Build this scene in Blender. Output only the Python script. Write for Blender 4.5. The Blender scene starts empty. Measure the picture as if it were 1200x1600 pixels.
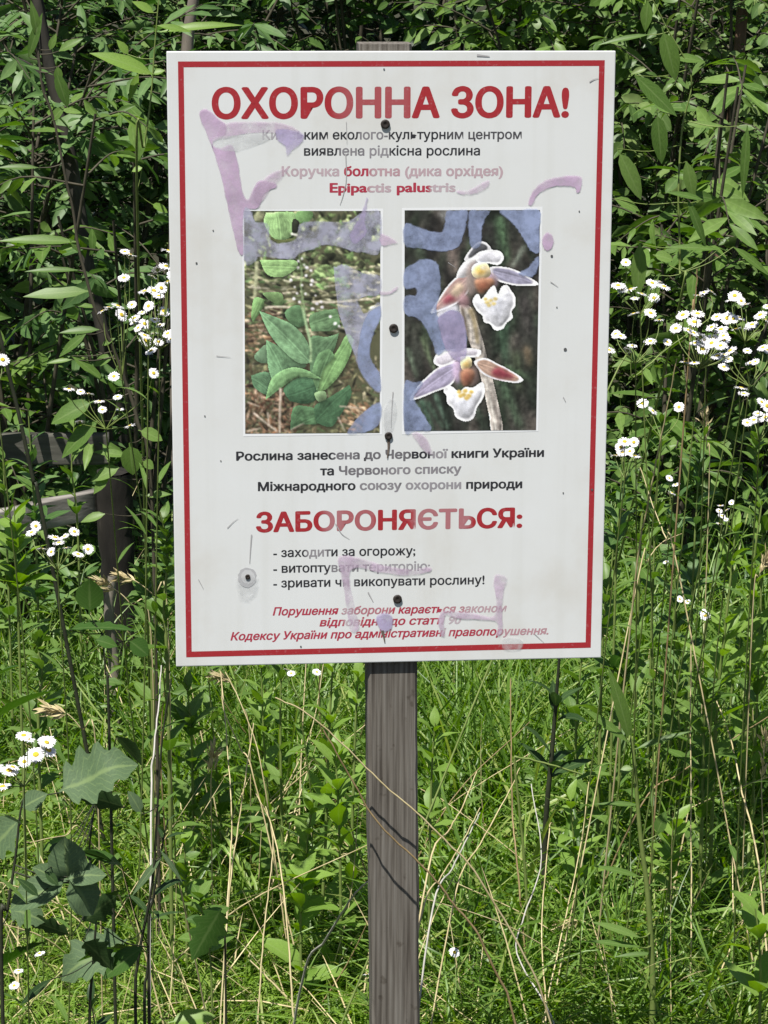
import bpy, math
import numpy as np
from mathutils import Vector, Matrix
from mathutils.geometry import tessellate_polygon

# ------------------------------------------------------------------ camera, sky, sun, exposure
scene = bpy.context.scene
COL = scene.collection
SIGN_Z = 1.13                                    # height of the middle of the sign
F = 4000.0                                       # focal length in photo pixels (1200 x 1600)
CAM = np.array([-0.2562219, -2.8715406, SIGN_Z + 0.5141444])
PITCH, YAW, ROLL = -0.2340373, -0.0864534, -0.0038209

def _rot(p, y, r):
    cx, sx, cy, sy, cr, sr = math.cos(p), math.sin(p), math.cos(y), math.sin(y), math.cos(r), math.sin(r)
    Rz = np.array([[cy, -sy, 0], [sy, cy, 0], [0, 0, 1]])
    Rx = np.array([[1, 0, 0], [0, cx, -sx], [0, sx, cx]])
    Ry = np.array([[cr, 0, sr], [0, 1, 0], [-sr, 0, cr]])
    return Rz @ Rx @ Ry
R = _rot(PITCH, YAW, ROLL)                       # columns: right, forward, up
cam_data = bpy.data.cameras.new('camera')
cam = bpy.data.objects.new('camera', cam_data)
COL.objects.link(cam)
cam.matrix_world = Matrix(((R[0, 0], R[0, 2], -R[0, 1], CAM[0]), (R[1, 0], R[1, 2], -R[1, 1], CAM[1]),
                           (R[2, 0], R[2, 2], -R[2, 1], CAM[2]), (0, 0, 0, 1)))
cam_data.sensor_fit = 'VERTICAL'; cam_data.sensor_height = 36.0
cam_data.lens = F / 1600 * 36.0
cam_data.clip_start = 0.05; cam_data.clip_end = 500
scene.camera = cam

SUN_EL = math.radians(66); SUN_AZ = math.atan2(-0.56, -0.83)          # from behind and left of the camera
SUND = np.array([math.sin(SUN_AZ) * math.cos(SUN_EL), math.cos(SUN_AZ) * math.cos(SUN_EL), math.sin(SUN_EL)])
world = bpy.data.worlds.new('World'); scene.world = world; world.use_nodes = True
nt = world.node_tree
sky = nt.nodes.new('ShaderNodeTexSky'); sky.sky_type = 'NISHITA'; sky.sun_disc = False
sky.sun_elevation = SUN_EL; sky.sun_rotation = SUN_AZ
bgn = nt.nodes['Background']; bgn.inputs['Strength'].default_value = 0.05
nt.links.new(sky.outputs['Color'], bgn.inputs['Color'])
sl = bpy.data.lights.new('sun', 'SUN'); sl.energy = 5.0; sl.angle = math.radians(0.5); sl.color = (1.0, 0.965, 0.91)
so = bpy.data.objects.new('sun', sl); COL.objects.link(so); so.location = (-2, -5, 8)
so.rotation_euler = Vector(-SUND).to_track_quat('-Z', 'Y').to_euler()
scene.view_settings.view_transform = 'Standard'; scene.view_settings.look = 'None'
scene.view_settings.exposure = 0.7; scene.view_settings.gamma = 1.0

# ------------------------------------------------------------------ helpers
rng = np.random.RandomState(11)
def U(a, b, n=None): return rng.uniform(a, b, n)
def unit(v):
    v = np.asarray(v, float); return v / np.maximum(np.linalg.norm(v, axis=-1, keepdims=True), 1e-9)
def at(px, py, y):
    """the point of the place seen at photo pixel (px, py) and lying y metres beyond the sign"""
    d = R @ np.array([(px - 600) / F, 1.0, -(py - 800) / F])
    return CAM + d * ((y - CAM[1]) / d[1])
def mpp(y): return (y - CAM[1]) / F              # metres covered by one photo pixel at that distance

def tag(o, label=None, cat=None, group=None, kind=None):
    if label: o['label'] = label
    if cat: o['category'] = cat
    if group: o['group'] = group
    if kind: o['kind'] = kind
    return o
def link(name, data, mat=None, parent=None, loc=None):
    o = bpy.data.objects.new(name, data); COL.objects.link(o)
    if mat is not None and data is not None and not data.materials: data.materials.append(mat)
    if parent is not None: o.parent = parent
    if loc is not None: o.location = loc
    return o
def empty(name, loc, label, cat, group=None):
    o = bpy.data.objects.new(name, None); COL.objects.link(o); o.location = loc; o.empty_display_size = 0.05
    return tag(o, label, cat, group)

class MB:
    """collects quads (numpy) and makes one mesh of them; coordinates are world, origin is taken off at build"""
    def __init__(s): s.v, s.q, s.uv, s.m, s.n = [], [], [], [], 0
    def add(s, v, q, uv=None, m=0):
        v = np.asarray(v, float).reshape(-1, 3); q = np.asarray(q, int).reshape(-1, 4)
        s.v.append(v); s.q.append(q + s.n); s.n += len(v)
        s.uv.append(np.zeros((len(v), 2)) if uv is None else uv); s.m.append(np.full(len(q), m))
    def mesh(s, name, origin=(0, 0, 0), mats=(), smooth=True):
        v = np.concatenate(s.v) - np.asarray(origin); q = np.concatenate(s.q); uv = np.concatenate(s.uv)
        me = bpy.data.meshes.new(name)
        me.vertices.add(len(v)); me.vertices.foreach_set('co', v.ravel().astype(np.float32))
        me.loops.add(q.size); me.loops.foreach_set('vertex_index', q.ravel().astype(np.int32))
        me.polygons.add(len(q)); me.polygons.foreach_set('loop_start', np.arange(0, q.size, 4, dtype=np.int32))
        me.polygons.foreach_set('material_index', np.concatenate(s.m).astype(np.int32))
        me.polygons.foreach_set('use_smooth', np.full(len(q), smooth))
        ul = me.uv_layers.new(name='UVMap'); ul.data.foreach_set('uv', uv[q.ravel()].ravel().astype(np.float32))
        for m in mats: me.materials.append(m)
        me.update(calc_edges=True); me.validate()
        return me
    def build(s, name, mats, parent=None, loc=None):
        if not isinstance(mats, (list, tuple)): mats = [mats]
        if parent is not None:
            me = s.mesh(name, np.array(parent.location), mats); return link(name, me, None, parent)
        loc = np.zeros(3) if loc is None else np.asarray(loc)
        return link(name, s.mesh(name, loc, mats), None, None, loc)

LEAF = ([0, .06, .2, .4, .62, .84, 1], [.05, .10, .62, 1, .86, .40, .03])
LEAF_S = ([0, .12, .4, .72, 1], [.06, .4, 1, .72, .03])
OVAL = ([0, .12, .22, .42, .65, .86, 1], [.06, .08, .7, 1, .92, .5, .03])
BLADE = ([0, .3, .6, .85, 1], [.8, 1, .8, .5, .06])
LANCE = ([0, .05, .2, .42, .65, .85, 1], [.12, .2, .75, 1, .8, .38, .02])
LOBED = ([0, .05, .09, .14, .20, .24, .29, .35, .41, .455, .50, .56, .62, .66, .71, .77, .83, .87, .92, 1],
         [.05, .05, .25, .62, .80, .58, .72, .98, 1.06, .72, .66, .86, .90, .60, .52, .62, .50, .34, .22, .02])

def leaves(mb, P, D, N, L, W, curl=0.5, fold=0.25, prof=LEAF_S, m=0, twist=0.0, wave=0.0):
    P, D, N = (np.atleast_2d(np.asarray(a, float)) for a in (P, D, N))
    n = len(P); bc = lambda a: np.broadcast_to(np.asarray(a, float).ravel() if np.ndim(a) else a, (n,)).astype(float)
    L, W, curl, fold, twist = bc(L), bc(W), bc(curl), bc(fold), bc(twist)
    D = unit(np.broadcast_to(D, (n, 3))); N = np.broadcast_to(N, (n, 3))
    S = unit(np.cross(N, D)); N = np.cross(D, S)
    t, w = np.array(prof[0]), np.array(prof[1]); k = len(t)
    dt = np.diff(t); tm = (t[1:] + t[:-1]) / 2
    th = curl[:, None] * tm
    cx = np.concatenate([np.zeros((n, 1)), np.cumsum(np.cos(th) * dt, 1)], 1)
    cz = -np.concatenate([np.zeros((n, 1)), np.cumsum(np.sin(th) * dt, 1)], 1)
    C = P[:, None] + L[:, None, None] * (cx[..., None] * D[:, None] + cz[..., None] * N[:, None])
    a = curl[:, None] * t
    nj = np.cos(a)[..., None] * N[:, None] + np.sin(a)[..., None] * D[:, None]
    tw = twist[:, None] * t
    Sj = np.cos(tw)[..., None] * S[:, None] + np.sin(tw)[..., None] * nj
    nj = np.cos(tw)[..., None] * nj - np.sin(tw)[..., None] * S[:, None]
    hw = (W[:, None] * w / 2)[..., None]
    up = fold[:, None, None] * hw
    if wave: C = C + nj * (wave * W[:, None] * np.sin(t * 9 + U(0, 6, (n, 1))))[..., None]
    V = np.stack([C - Sj * hw + nj * up, C, C + Sj * hw + nj * up], 2)      # n,k,3cols,3
    idx = np.arange(n * k * 3).reshape(n, k, 3)
    q = []
    for c in (0, 1): q.append(np.stack([idx[:, :-1, c], idx[:, :-1, c + 1], idx[:, 1:, c + 1], idx[:, 1:, c]], -1))
    uv = np.stack(np.broadcast_arrays(t[None, :, None], np.array([0, .5, 1])[None, None]), -1)
    uv = np.broadcast_to(uv, (n, k, 3, 2)).reshape(-1, 2)
    mb.add(V.reshape(-1, 3), np.concatenate([x.reshape(-1, 4) for x in q]), uv, m)

def smooth_line(pts, k=5):
    P = np.asarray(pts, float)
    if len(P) < 3: return np.array([P[0] + (P[-1] - P[0]) * s for s in np.linspace(0, 1, k + 1)])
    Q = np.vstack([2 * P[0] - P[1], P, 2 * P[-1] - P[-2]]); out = []
    for i in range(1, len(Q) - 2):
        for s in np.linspace(0, 1, k, endpoint=False):
            a, b, c, d = Q[i - 1], Q[i], Q[i + 1], Q[i + 2]
            out.append(.5 * (2 * b + (c - a) * s + (2 * a - 5 * b + 4 * c - d) * s ** 2 + (3 * b - a - 3 * c + d) * s ** 3))
    out.append(Q[-2]); return np.array(out)

def tube(mb, pts, r0, r1=None, sides=5, m=0, rough=0.0):
    P = np.asarray(pts, float); k = len(P); r1 = r0 if r1 is None else r1
    T = unit(np.gradient(P, axis=0)); ref = np.array([0, 0, 1.]) if abs(T[0][2]) < .9 else np.array([1., 0, 0])
    A = unit(np.cross(T, ref)); B = np.cross(T, A)
    ang = np.arange(sides) * 2 * math.pi / sides
    r = np.linspace(r0, r1, k)[:, None] * (1 + (U(-rough, rough, (k, sides)) if rough else 0))
    V = P[:, None] + r[..., None] * (np.cos(ang)[None, :, None] * A[:, None] + np.sin(ang)[None, :, None] * B[:, None])
    idx = np.arange(k * sides).reshape(k, sides); nx = np.roll(idx, -1, 1)
    q = np.stack([idx[:-1], nx[:-1], nx[1:], idx[1:]], -1).reshape(-1, 4)
    uv = np.stack(np.broadcast_arrays(np.linspace(0, 1, k)[:, None], np.full((1, sides), .9)), -1).reshape(-1, 2)
    mb.add(V.reshape(-1, 3), q, uv, m)

# ------------------------------------------------------------------ materials
def nodes(name):
    m = bpy.data.materials.new(name); m.use_nodes = True; t = m.node_tree
    return m, t, t.nodes['Principled BSDF'], t.nodes['Material Output']
def N_(t, ty, **kw):
    n = t.nodes.new(ty)
    for k, v in kw.items(): setattr(n, k, v)
    return n
def ramp(t, stops):
    r = N_(t, 'ShaderNodeValToRGB'); e = r.color_ramp.elements
    while len(e) < len(stops): e.new(.5)
    for i, (p, c) in enumerate(stops): e[i].position = p; e[i].color = (*c, 1)
    return r
def leaf_mat(name, stops, trans=0.3, rough=0.5, vein=0.22, spec=0.2):
    """leaf: hue varies from leaf to leaf, paler midrib and side veins, light shines through"""
    m, t, b, out = nodes(name)
    g = N_(t, 'ShaderNodeNewGeometry'); r = ramp(t, stops); t.links.new(g.outputs['Random Per Island'], r.inputs[0])
    uv = N_(t, 'ShaderNodeUVMap'); sp = N_(t, 'ShaderNodeSeparateXYZ'); t.links.new(uv.outputs[0], sp.inputs[0])
    d = N_(t, 'ShaderNodeMath', operation='SUBTRACT'); t.links.new(sp.outputs[1], d.inputs[0]); d.inputs[1].default_value = .5
    ab = N_(t, 'ShaderNodeMath', operation='ABSOLUTE'); t.links.new(d.outputs[0], ab.inputs[0])
    mr = N_(t, 'ShaderNodeMapRange'); t.links.new(ab.outputs[0], mr.inputs[0])
    mr.inputs[1].default_value = .02; mr.inputs[2].default_value = .07; mr.inputs[3].default_value = 1; mr.inputs[4].default_value = 0
    # side veins run forward from the midrib
    a1 = N_(t, 'ShaderNodeMath', operation='MULTIPLY_ADD'); t.links.new(ab.outputs[0], a1.inputs[0]); a1.inputs[1].default_value = -.55; t.links.new(sp.outputs[0], a1.inputs[2])
    a2 = N_(t, 'ShaderNodeMath', operation='MULTIPLY'); t.links.new(a1.outputs[0], a2.inputs[0]); a2.inputs[1].default_value = 60
    a3 = N_(t, 'ShaderNodeMath', operation='SINE'); t.links.new(a2.outputs[0], a3.inputs[0])
    a4 = N_(t, 'ShaderNodeMapRange'); t.links.new(a3.outputs[0], a4.inputs[0]); a4.inputs[1].default_value = .75; a4.inputs[2].default_value = 1; a4.inputs[4].default_value = .45
    mx = N_(t, 'ShaderNodeMath', operation='MAXIMUM'); t.links.new(mr.outputs[0], mx.inputs[0]); t.links.new(a4.outputs[0], mx.inputs[1])
    ml = N_(t, 'ShaderNodeMath', operation='MULTIPLY'); t.links.new(mx.outputs[0], ml.inputs[0]); ml.inputs[1].default_value = vein
    noi = N_(t, 'ShaderNodeTexNoise'); noi.inputs['Scale'].default_value = 90
    hs = N_(t, 'ShaderNodeHueSaturation'); t.links.new(r.outputs[0], hs.inputs['Color'])
    nr = N_(t, 'ShaderNodeMapRange'); t.links.new(noi.outputs[0], nr.inputs[0]); nr.inputs[1].default_value = .3; nr.inputs[2].default_value = .7; nr.inputs[3].default_value = .87; nr.inputs[4].default_value = 1.13
    t.links.new(nr.outputs[0], hs.inputs['Value'])
    mc = N_(t, 'ShaderNodeMix', data_type='RGBA'); t.links.new(ml.outputs[0], mc.inputs[0]); t.links.new(hs.outputs[0], mc.inputs[6])
    mc.inputs[7].default_value = (.24, .32, .12, 1)
    t.links.new(mc.outputs[2], b.inputs['Base Color']); b.inputs['Roughness'].default_value = rough; b.inputs['Specular IOR Level'].default_value = spec
    tr = N_(t, 'ShaderNodeBsdfTranslucent'); h2 = N_(t, 'ShaderNodeHueSaturation'); t.links.new(mc.outputs[2], h2.inputs['Color'])
    h2.inputs['Saturation'].default_value = 1.25; h2.inputs['Value'].default_value = 1.5; t.links.new(h2.outputs[0], tr.inputs['Color'])
    ms = N_(t, 'ShaderNodeMixShader'); ms.inputs[0].default_value = trans
    t.links.new(b.outputs[0], ms.inputs[1]); t.links.new(tr.outputs[0], ms.inputs[2]); t.links.new(ms.outputs[0], out.inputs[0])
    return m
def noise_mat(name, stops, scale=20, rough=.8, stretch=(1, 1, 1), bump=0.0, detail=6, coord='Object', spec=.3):
    m, t, b, out = nodes(name)
    tc = N_(t, 'ShaderNodeTexCoord'); mp = N_(t, 'ShaderNodeMapping'); mp.inputs['Scale'].default_value = stretch
    t.links.new(tc.outputs[coord], mp.inputs[0]); n = N_(t, 'ShaderNodeTexNoise'); t.links.new(mp.outputs[0], n.inputs['Vector'])
    n.inputs['Scale'].default_value = scale; n.inputs['Detail'].default_value = detail; n.inputs['Roughness'].default_value = .65
    r = ramp(t, stops); t.links.new(n.outputs[0], r.inputs[0]); t.links.new(r.outputs[0], b.inputs['Base Color'])
    b.inputs['Roughness'].default_value = rough; b.inputs['Specular IOR Level'].default_value = spec
    if bump:
        bp = N_(t, 'ShaderNodeBump'); bp.inputs['Strength'].default_value = bump; bp.inputs['Distance'].default_value = .004
        t.links.new(n.outputs[0], bp.inputs['Height']); t.links.new(bp.outputs[0], b.inputs['Normal'])
    return m

M = {}
M['grass'] = leaf_mat('grass', [(0, (.055, .12, .016)), (.45, (.12, .225, .03)), (.8, (.19, .31, .055)), (1, (.31, .36, .11))], .4, .42, .08, .45)
M['turf'] = leaf_mat('turf', [(0, (.07, .14, .016)), (.5, (.155, .265, .033)), (.85, (.23, .34, .06)), (1, (.36, .36, .14))], .4, .42, .05)
M['herb'] = leaf_mat('herb_leaf', [(0, (.07, .135, .028)), (.6, (.11, .19, .04)), (1, (.15, .235, .06))], .32, .4, .3)
M['lime'] = leaf_mat('lime_leaf', [(0, (.14, .24, .04)), (1, (.20, .31, .065))], .35, .4, .25)
M['willow'] = leaf_mat('willow_leaf', [(0, (.042, .098, .024)), (.5, (.078, .152, .042)), (1, (.125, .21, .068))], .28, .5, .25, .35)
M['small'] = leaf_mat('small_leaf', [(0, (.055, .11, .026)), (.6, (.10, .165, .045)), (1, (.155, .215, .07))], .25, .4, .2)
M['dark'] = leaf_mat('dark_leaf', [(0, (.02, .045, .015)), (1, (.045, .085, .028))], .25, .35, .2)  # near-black green: shade of deep gaps and backlit leaves put into the colour
M['grey'] = leaf_mat('grey_green_leaf', [(0, (.06, .10, .045)), (1, (.09, .14, .068))], .18, .62, .4, .15)
M['deep'] = leaf_mat('shaded_green_leaf', [(0, (.03, .075, .015)), (1, (.05, .11, .02))], .3, .4, .2)  # leaves turned from the sun: their shade is mixed into the green
M['straw'] = noise_mat('straw', [(.3, (.34, .27, .13)), (.7, (.55, .47, .27))], 30, .6, (1, 1, .2))
M['brownstalk'] = noise_mat('brown_stalk', [(.3, (.16, .11, .05)), (.7, (.30, .22, .11))], 30, .6)
M['palestick'] = noise_mat('bleached_stick', [(.3, (.30, .285, .25)), (.7, (.47, .45, .40))], 25, .6)
M['greenstem'] = noise_mat('green_stem', [(.3, (.11, .16, .035)), (.7, (.19, .24, .07))], 30, .5)
M['darkstem'] = noise_mat('dark_stem', [(.3, (.015, .017, .01)), (.7, (.04, .045, .025))], 30, .6)
M['bark'] = noise_mat('bark', [(.3, (.045, .038, .03)), (.55, (.11, .095, .075)), (.75, (.20, .18, .15))], 14, .85, (1, 1, .25), .5)
M['palebark'] = noise_mat('pale_bark', [(.3, (.12, .10, .08)), (.7, (.27, .24, .20))], 18, .85, (1, 1, .3), .5)
M['darkbark'] = noise_mat('dark_bark', [(.3, (.018, .016, .013)), (.6, (.05, .045, .036)), (.8, (.13, .12, .10))], 16, .85, (1, 1, .25), .5)
M['redbark'] = noise_mat('red_bark', [(.3, (.10, .06, .04)), (.7, (.23, .145, .10))], 18, .8, (1, 1, .3), .4)
M['twig'] = noise_mat('twig_bark', [(.3, (.03, .026, .016)), (.7, (.085, .075, .05))], 25, .8)
M['soil'] = noise_mat('soil', [(.3, (.018, .017, .009)), (.6, (.035, .036, .016)), (.8, (.07, .06, .03))], 9, .95, (1, 1, 1), .6, 8)
M['petal'] = noise_mat('white_ray', [(.3, (.78, .76, .80)), (.7, (.84, .83, .84))], 50, .6)
M['disc'] = noise_mat('yellow_disc', [(.35, (.42, .30, .02)), (.65, (.62, .50, .05))], 900, .7, bump=.4)
M['brownleaf'] = noise_mat('withered_leaf', [(.3, (.16, .08, .04)), (.7, (.30, .17, .09))], 40, .7)

# ------------------------------------------------------------------ ground
def ground():
    xs = np.concatenate([[-90, -30, -10, -5], np.linspace(-3, 3, 61), [5, 10, 30, 90]])
    ys = np.concatenate([[-90, -30, -10, -5], np.linspace(-2.5, 8, 106), [12, 20, 40, 120]])
    X, Y = np.meshgrid(xs, ys)
    Z = .018 * np.sin(X * 3.1 + 1) * np.cos(Y * 2.3) + .012 * np.sin(X * 7.3 + Y * 5.1) + U(-.006, .006, X.shape)
    V = np.stack([X, Y, Z], -1); idx = np.arange(X.size).reshape(X.shape)
    q = np.stack([idx[:-1, :-1], idx[:-1, 1:], idx[1:, 1:], idx[1:, :-1]], -1).reshape(-1, 4)
    mb = MB(); mb.add(V.reshape(-1, 3), q)
    o = mb.build('ground', M['soil']); tag(o, 'dark soil under the meadow', 'ground', kind='structure')
ground()

# ------------------------------------------------------------------ the sign
TH = 0.005                                       # panel thickness
Y_F = -TH                                        # front face plane
def su(px, py): p = at(px, py, Y_F); return np.array([p[0], p[2] - SIGN_Z])       # photo pixel -> sign face (u, v)
SW, SH = 0.5, 0.7061
sign = empty('information_sign', (0, 0, SIGN_Z), 'white printed nature reserve sign with red border on a grey wooden post', 'sign')

def sign_materials():
    m, t, b, out = nodes('sign_white')
    tc = N_(t, 'ShaderNodeTexCoord'); n = N_(t, 'ShaderNodeTexNoise'); n.inputs['Scale'].default_value = 5; n.inputs['Detail'].default_value = 8
    n.inputs['Roughness'].default_value = .62
    t.links.new(tc.outputs['Object'], n.inputs['Vector'])
    r = ramp(t, [(.30, (.61, .60, .565)), (.48, (.67, .68, .67)), (.7, (.695, .71, .71))]); t.links.new(n.outputs[0], r.inputs[0])
    # fine vertical run marks of dirt
    mp = N_(t, 'ShaderNodeMapping'); mp.inputs['Scale'].default_value = (60, 1, 2.2); t.links.new(tc.outputs['Object'], mp.inputs[0])
    n2 = N_(t, 'ShaderNodeTexNoise'); n2.inputs['Scale'].default_value = 1.0; n2.inputs['Detail'].default_value = 5; t.links.new(mp.outputs[0], n2.inputs['Vector'])
    r2 = ramp(t, [(.25, (.90, .895, .87)), (.5, (1, 1, 1))]); t.links.new(n2.outputs[0], r2.inputs[0])
    mu = N_(t, 'ShaderNodeMix', data_type='RGBA', blend_type='MULTIPLY'); mu.inputs[0].default_value = .45
    t.links.new(r.outputs[0], mu.inputs[6]); t.links.new(r2.outputs[0], mu.inputs[7])
    t.links.new(mu.outputs[2], b.inputs['Base Color']); b.inputs['Roughness'].default_value = .5; b.inputs['Specular IOR Level'].default_value = .3
    M['sign_white'] = m
    m, t, b, out = nodes('printed_ink')          # ink: colours of the print, slightly mottled
    at_ = N_(t, 'ShaderNodeVertexColor'); at_.layer_name = 'ink'
    tc = N_(t, 'ShaderNodeTexCoord'); n = N_(t, 'ShaderNodeTexNoise'); n.inputs['Scale'].default_value = 120; n.inputs['Detail'].default_value = 5
    t.links.new(tc.outputs['Object'], n.inputs['Vector'])
    h = N_(t, 'ShaderNodeHueSaturation'); t.links.new(at_.outputs[0], h.inputs['Color'])
    mr = N_(t, 'ShaderNodeMapRange'); t.links.new(n.outputs[0], mr.inputs[0]); mr.inputs[1].default_value = .3; mr.inputs[2].default_value = .7; mr.inputs[3].default_value = .92; mr.inputs[4].default_value = 1.08
    t.links.new(mr.outputs[0], h.inputs['Value']); t.links.new(h.outputs[0], b.inputs['Base Color']); b.inputs['Roughness'].default_value = .5; b.inputs['Specular IOR Level'].default_value = .3
    M['ink'] = m
    m, t, b, out = nodes('letter_ink')
    at_ = N_(t, 'ShaderNodeVertexColor'); at_.layer_name = 'ink'
    tc = N_(t, 'ShaderNodeTexCoord'); n = N_(t, 'ShaderNodeTexNoise'); n.inputs['Scale'].default_value = 260; n.inputs['Detail'].default_value = 4
    t.links.new(tc.outputs['Object'], n.inputs['Vector'])
    r = ramp(t, [(.6, (0, 0, 0)), (.85, (.2, .2, .2))]); t.links.new(n.outputs[0], r.inputs[0])
    mx = N_(t, 'ShaderNodeMix', data_type='RGBA'); t.links.new(r.outputs[0], mx.inputs[0]); t.links.new(at_.outputs[0], mx.inputs[6]); mx.inputs[7].default_value = (.62, .6, .61, 1)
    t.links.new(mx.outputs[2], b.inputs['Base Color']); b.inputs['Roughness'].default_value = .5; b.inputs['Specular IOR Level'].default_value = .3
    M['letter'] = m
    for name, c, lo, hi in (('pink_paint', (.56, .41, .57), .5, .9), ('violet_paint', (.54, .54, .68), .1, .66), ('blue_paint', (.33, .39, .59), .34, .80),
                            ('mauve_paint', (.45, .39, .58), .35, .8), ('solvent_haze', (.68, .69, .70), .1, .45), ('thin_pink_paint', (.60, .47, .60), .15, .7)):
        m, t, b, out = nodes(name)               # rubbed remains of spray paint, half see-through
        tc = N_(t, 'ShaderNodeTexCoord'); n = N_(t, 'ShaderNodeTexNoise'); n.inputs['Scale'].default_value = 55; n.inputs['Detail'].default_value = 8; n.inputs['Roughness'].default_value = .68
        t.links.new(tc.outputs['Object'], n.inputs['Vector'])
        mr = N_(t, 'ShaderNodeMapRange'); t.links.new(n.outputs[0], mr.inputs[0]); mr.inputs[1].default_value = .34; mr.inputs[2].default_value = .6; mr.inputs[3].default_value = lo; mr.inputs[4].default_value = hi
        b.inputs['Base Color'].default_value = (*c, 1); b.inputs['Roughness'].default_value = .5; b.inputs['Specular IOR Level'].default_value = .3
        ea = N_(t, 'ShaderNodeVertexColor'); ea.layer_name = 'ink'; mul = N_(t, 'ShaderNodeMath', operation='MULTIPLY'); t.links.new(mr.outputs[0], mul.inputs[0]); t.links.new(ea.outputs[0], mul.inputs[1])
        hv = N_(t, 'ShaderNodeTexNoise'); hv.inputs['Scale'].default_value = 34; hv.inputs['Detail'].default_value = 4; t.links.new(tc.outputs['Object'], hv.inputs['Vector'])
        cr = ramp(t, [(.35, tuple(x * .86 for x in c)), (.65, tuple(min(1, x * 1.16) for x in c))]); t.links.new(hv.outputs[0], cr.inputs[0]); t.links.new(cr.outputs[0], b.inputs['Base Color'])
        tb = N_(t, 'ShaderNodeBsdfTransparent'); ms = N_(t, 'ShaderNodeMixShader'); t.links.new(mul.outputs[0], ms.inputs[0])
        t.links.new(tb.outputs[0], ms.inputs[1]); t.links.new(b.outputs[0], ms.inputs[2]); t.links.new(ms.outputs[0], out.inputs[0])
        M[name] = m
sign_materials()
M['hole'] = noise_mat('rusty_screw', [(.3, (.012, .011, .010)), (.7, (.04, .03, .025))], 300, .6)
M['washer'] = noise_mat('grey_washer', [(.3, (.34, .34, .34)), (.7, (.52, .52, .53))], 200, .5)
M['rust'] = noise_mat('rust_run', [(.3, (.06, .045, .035)), (.7, (.20, .16, .13))], 200, .8)

def panel():
    import bmesh
    bm = bmesh.new(); bmesh.ops.create_cube(bm, size=1.0)
    for v in bm.verts: v.co = Vector((v.co.x * SW, v.co.y * TH - TH / 2, v.co.z * SH))
    bmesh.ops.bevel(bm, geom=list(bm.edges), offset=.0012, segments=2, affect='EDGES', profile=.6)
    me = bpy.data.meshes.new('panel'); bm.to_mesh(me); bm.free()
    link('panel', me, M['sign_white'], sign)
panel()

def flat(name, polys, mat, layer, parent=None, step=0.00004, ink=True):
    """polys: list of (outline in (u, v), linear colour); a printed sheet of flat shapes, each a hair above the last"""
    verts, faces, cols = [], [], []
    for i, (pts, c) in enumerate(polys):
        y = Y_F - layer - i * step; base = len(verts)
        pts = [Vector((p[0], p[1], 0)) for p in pts]
        for tri in tessellate_polygon([pts]): faces.append([base + j for j in tri])
        verts += [(p.x, y, p.y) for p in pts]; cols += [(*c, 1)] * len(pts)
    me = bpy.data.meshes.new(name); me.from_pydata(verts, [], faces)
    nrm = [p.normal.y for p in me.polygons]
    for p, ny in zip(me.polygons, nrm):
        if ny > 0: p.flip()
    if ink:
        a = me.color_attributes.new('ink', 'FLOAT_COLOR', 'POINT'); a.data.foreach_set('color', np.array(cols, np.float32).ravel())
    return link(name, me, mat, parent or sign)
def closed(pts, k=4):
    P = np.asarray(pts, float); n = len(P); out = []
    for i in range(n):
        a, b, c, d = P[i - 1], P[i], P[(i + 1) % n], P[(i + 2) % n]
        for s in np.linspace(0, 1, k, endpoint=False):
            out.append(.5 * (2 * b + (c - a) * s + (2 * a - 5 * b + 4 * c - d) * s ** 2 + (3 * b - a - 3 * c + d) * s ** 3))
    return np.array(out)
def strokepoly(pts, w0, w1=None, k=5):
    P = smooth_line(pts, k); w1 = w0 if w1 is None else w1; w = np.linspace(w0, w1, len(P))[:, None] / 2
    T = unit(np.gradient(P, axis=0)); Nn = np.stack([-T[:, 1], T[:, 0]], -1)
    return np.vstack([P + Nn * w, (P - Nn * w)[::-1]])
def mapped(pts): return [su(*p) for p in pts]

RED = (.35, .026, .033); INK = (.03, .03, .035); PALE = (.50, .47, .50); RINK = (.40, .04, .07)
# red frame: four mitred bars
o4 = [(278, 96), (945, 94), (923, 1012), (291, 1027)]; i4 = [(287, 105), (936, 103), (915, 1003.5), (299.5, 1018)]
flat('red_border', [(mapped([o4[i], o4[(i + 1) % 4], i4[(i + 1) % 4], i4[i]]), RED) for i in range(4)], M['letter'], .0001, step=0)

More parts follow.
